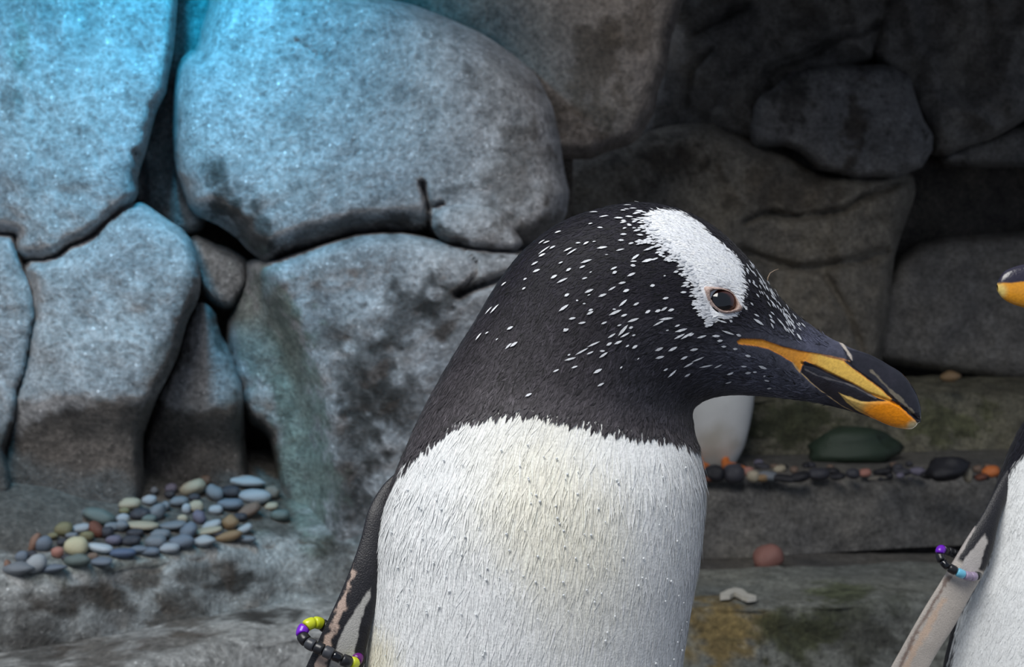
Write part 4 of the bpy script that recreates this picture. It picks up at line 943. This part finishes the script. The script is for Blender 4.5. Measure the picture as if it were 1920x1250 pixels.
# litter on the right-hand step
def on_plane(px, py, z): return (CAMZ-z)/((py-625)/F)
R2 = [(1400, 878, 30, 16, 'pink'), (1412, 905, 24, 22, 'cream'), (1430, 903, 26, 18, 'ochre'), (1462, 874, 26, 16, 'cream'), (1442, 889, 50, 16, 'grey'), (1622, 881, 26, 14, 'pink'), (1814, 888, 18, 30, 'cream'), (1858, 886, 34, 22, 'orange'),
      (1340, 893, 46, 30, 'black'), (1376, 896, 40, 30, 'dark'), (1500, 893, 44, 24, 'black'), (1535, 889, 50, 22, 'dark'), (1470, 900, 46, 16, 'black'), (1570, 891, 40, 16, 'black'), (1600, 886, 34, 18, 'dark'), (1655, 884, 40, 16, 'black'), (1690, 882, 40, 18, 'dark'),
      (1720, 884, 30, 18, 'lilac'), (1330, 905, 30, 16, 'rust'), (1840, 888, 36, 16, 'rust'), (1890, 880, 30, 16, 'brown'), (1645, 893, 36, 10, 'greybrown'), (1520, 873, 24, 12, 'dark'), (1560, 878, 30, 14, 'black'), (1390, 868, 26, 12, 'black'), (1430, 868, 30, 14, 'dark'), (1490, 878, 20, 12, 'brown'), (1740, 890, 34, 14, 'black')]
for _ in range(26):
    w = RNG.uniform(10, 24); R2.append((RNG.uniform(1330, 1900), RNG.uniform(866, 898), w, w*RNG.uniform(.5, .9), str(RNG.choice(['black', 'dark', 'brown', 'greybrown', 'black', 'lilac']))))
for (px, py, w, h, key) in R2:
    py = py+RNG.uniform(-5, 4); w = w*RNG.uniform(.8, 1.1); h = h*RNG.uniform(.85, 1.25)
    d = on_plane(px, py+h*.35, .382); d = min(max(d, 2.24), 2.75)
    loc = W(px, py, d); loc[2] = .378+h/2/F*d*.8
    pebble('pebble', loc, (w/2/F*d, (w+h)/4/F*d, h/2/F*d), (0, RNG.uniform(-.2, .2), RNG.uniform(-.5, .5)), key, '%s %s pebble on the grey stone step' % ('flat' if w/h > 1.9 else 'small', WORD[key])+(' by the feet of the distant penguin' if px < 1400 else (' beside the pale pebbles' if px < 1512 else (' in front of the green stone' if px < 1680 else ' beside the large blackish stone'))), 'pebble', 'pebbles scattered on the grey step')
d = on_plane(1775, 905, .378)
pebble('stone', W(1775, 882, d), (48/F*d, 36/F*d, 27/F*d), (0, -.15, 0), 'black', 'large blackish stone lying on the grey step', 'stone', None, 9)
d = on_plane(1440, 1064, .236)
pebble('stone', W(1440, 1044, d), (30/F*d, 24/F*d, 23/F*d), (0, -.3, .2), 'red', 'reddish stone lying on the dark stone shelf', 'stone', None, 4)
d = on_plane(1780, 716, .53)
pebble('stone', W(1782, 706, 2.72), (17/F*d, 15/F*d, 10/F*d), (0, 0, 0), 'ochre', 'small ochre stone at the foot of the dark cave slab', 'stone', None, 3)

d = on_plane(1600, 848, .385)
pebble('stone', W(1602, 838, 2.58), (104/F*2.58, .07, 44/F*2.58), (.1, -.1, .2), 'algae', 'dark green algae-covered stone at the back of the grey step', 'stone', None, 11)
def scrap():
    pts = np.array([(1350, 1117), (1368, 1112), (1378, 1108), (1392, 1113), (1402, 1119), (1418, 1120)]); wd = np.array([4, 8, 6, 9, 6, 2])
    V = []
    for (x, y), w in zip(pts, wd):
        for sy, h in ((-1, .0), (-1, .006), (1, .007), (1, .0)):
            d = on_plane(x, y+sy*w*.8, .256); p = W(x, y+sy*w*.8, d); p[2] = .252+h; V.append(p)
    Fs = []
    for k in range(len(pts)-1):
        for j in range(4): Fs.append((k*4+j, k*4+(j+1) % 4, k*4+4+(j+1) % 4, k*4+4+j))
    Fs += [(3, 2, 1, 0), tuple(len(V)-4+j for j in range(4))]
    return mesh_obj('feather_scrap', np.array(V), Fs, mat_plain('white_scrap', (200, 196, 186), .7, .15, 80, .3), smooth=False)
tag(scrap(), 'small white feather scrap lying on the mossy yellow stone block', 'feather')
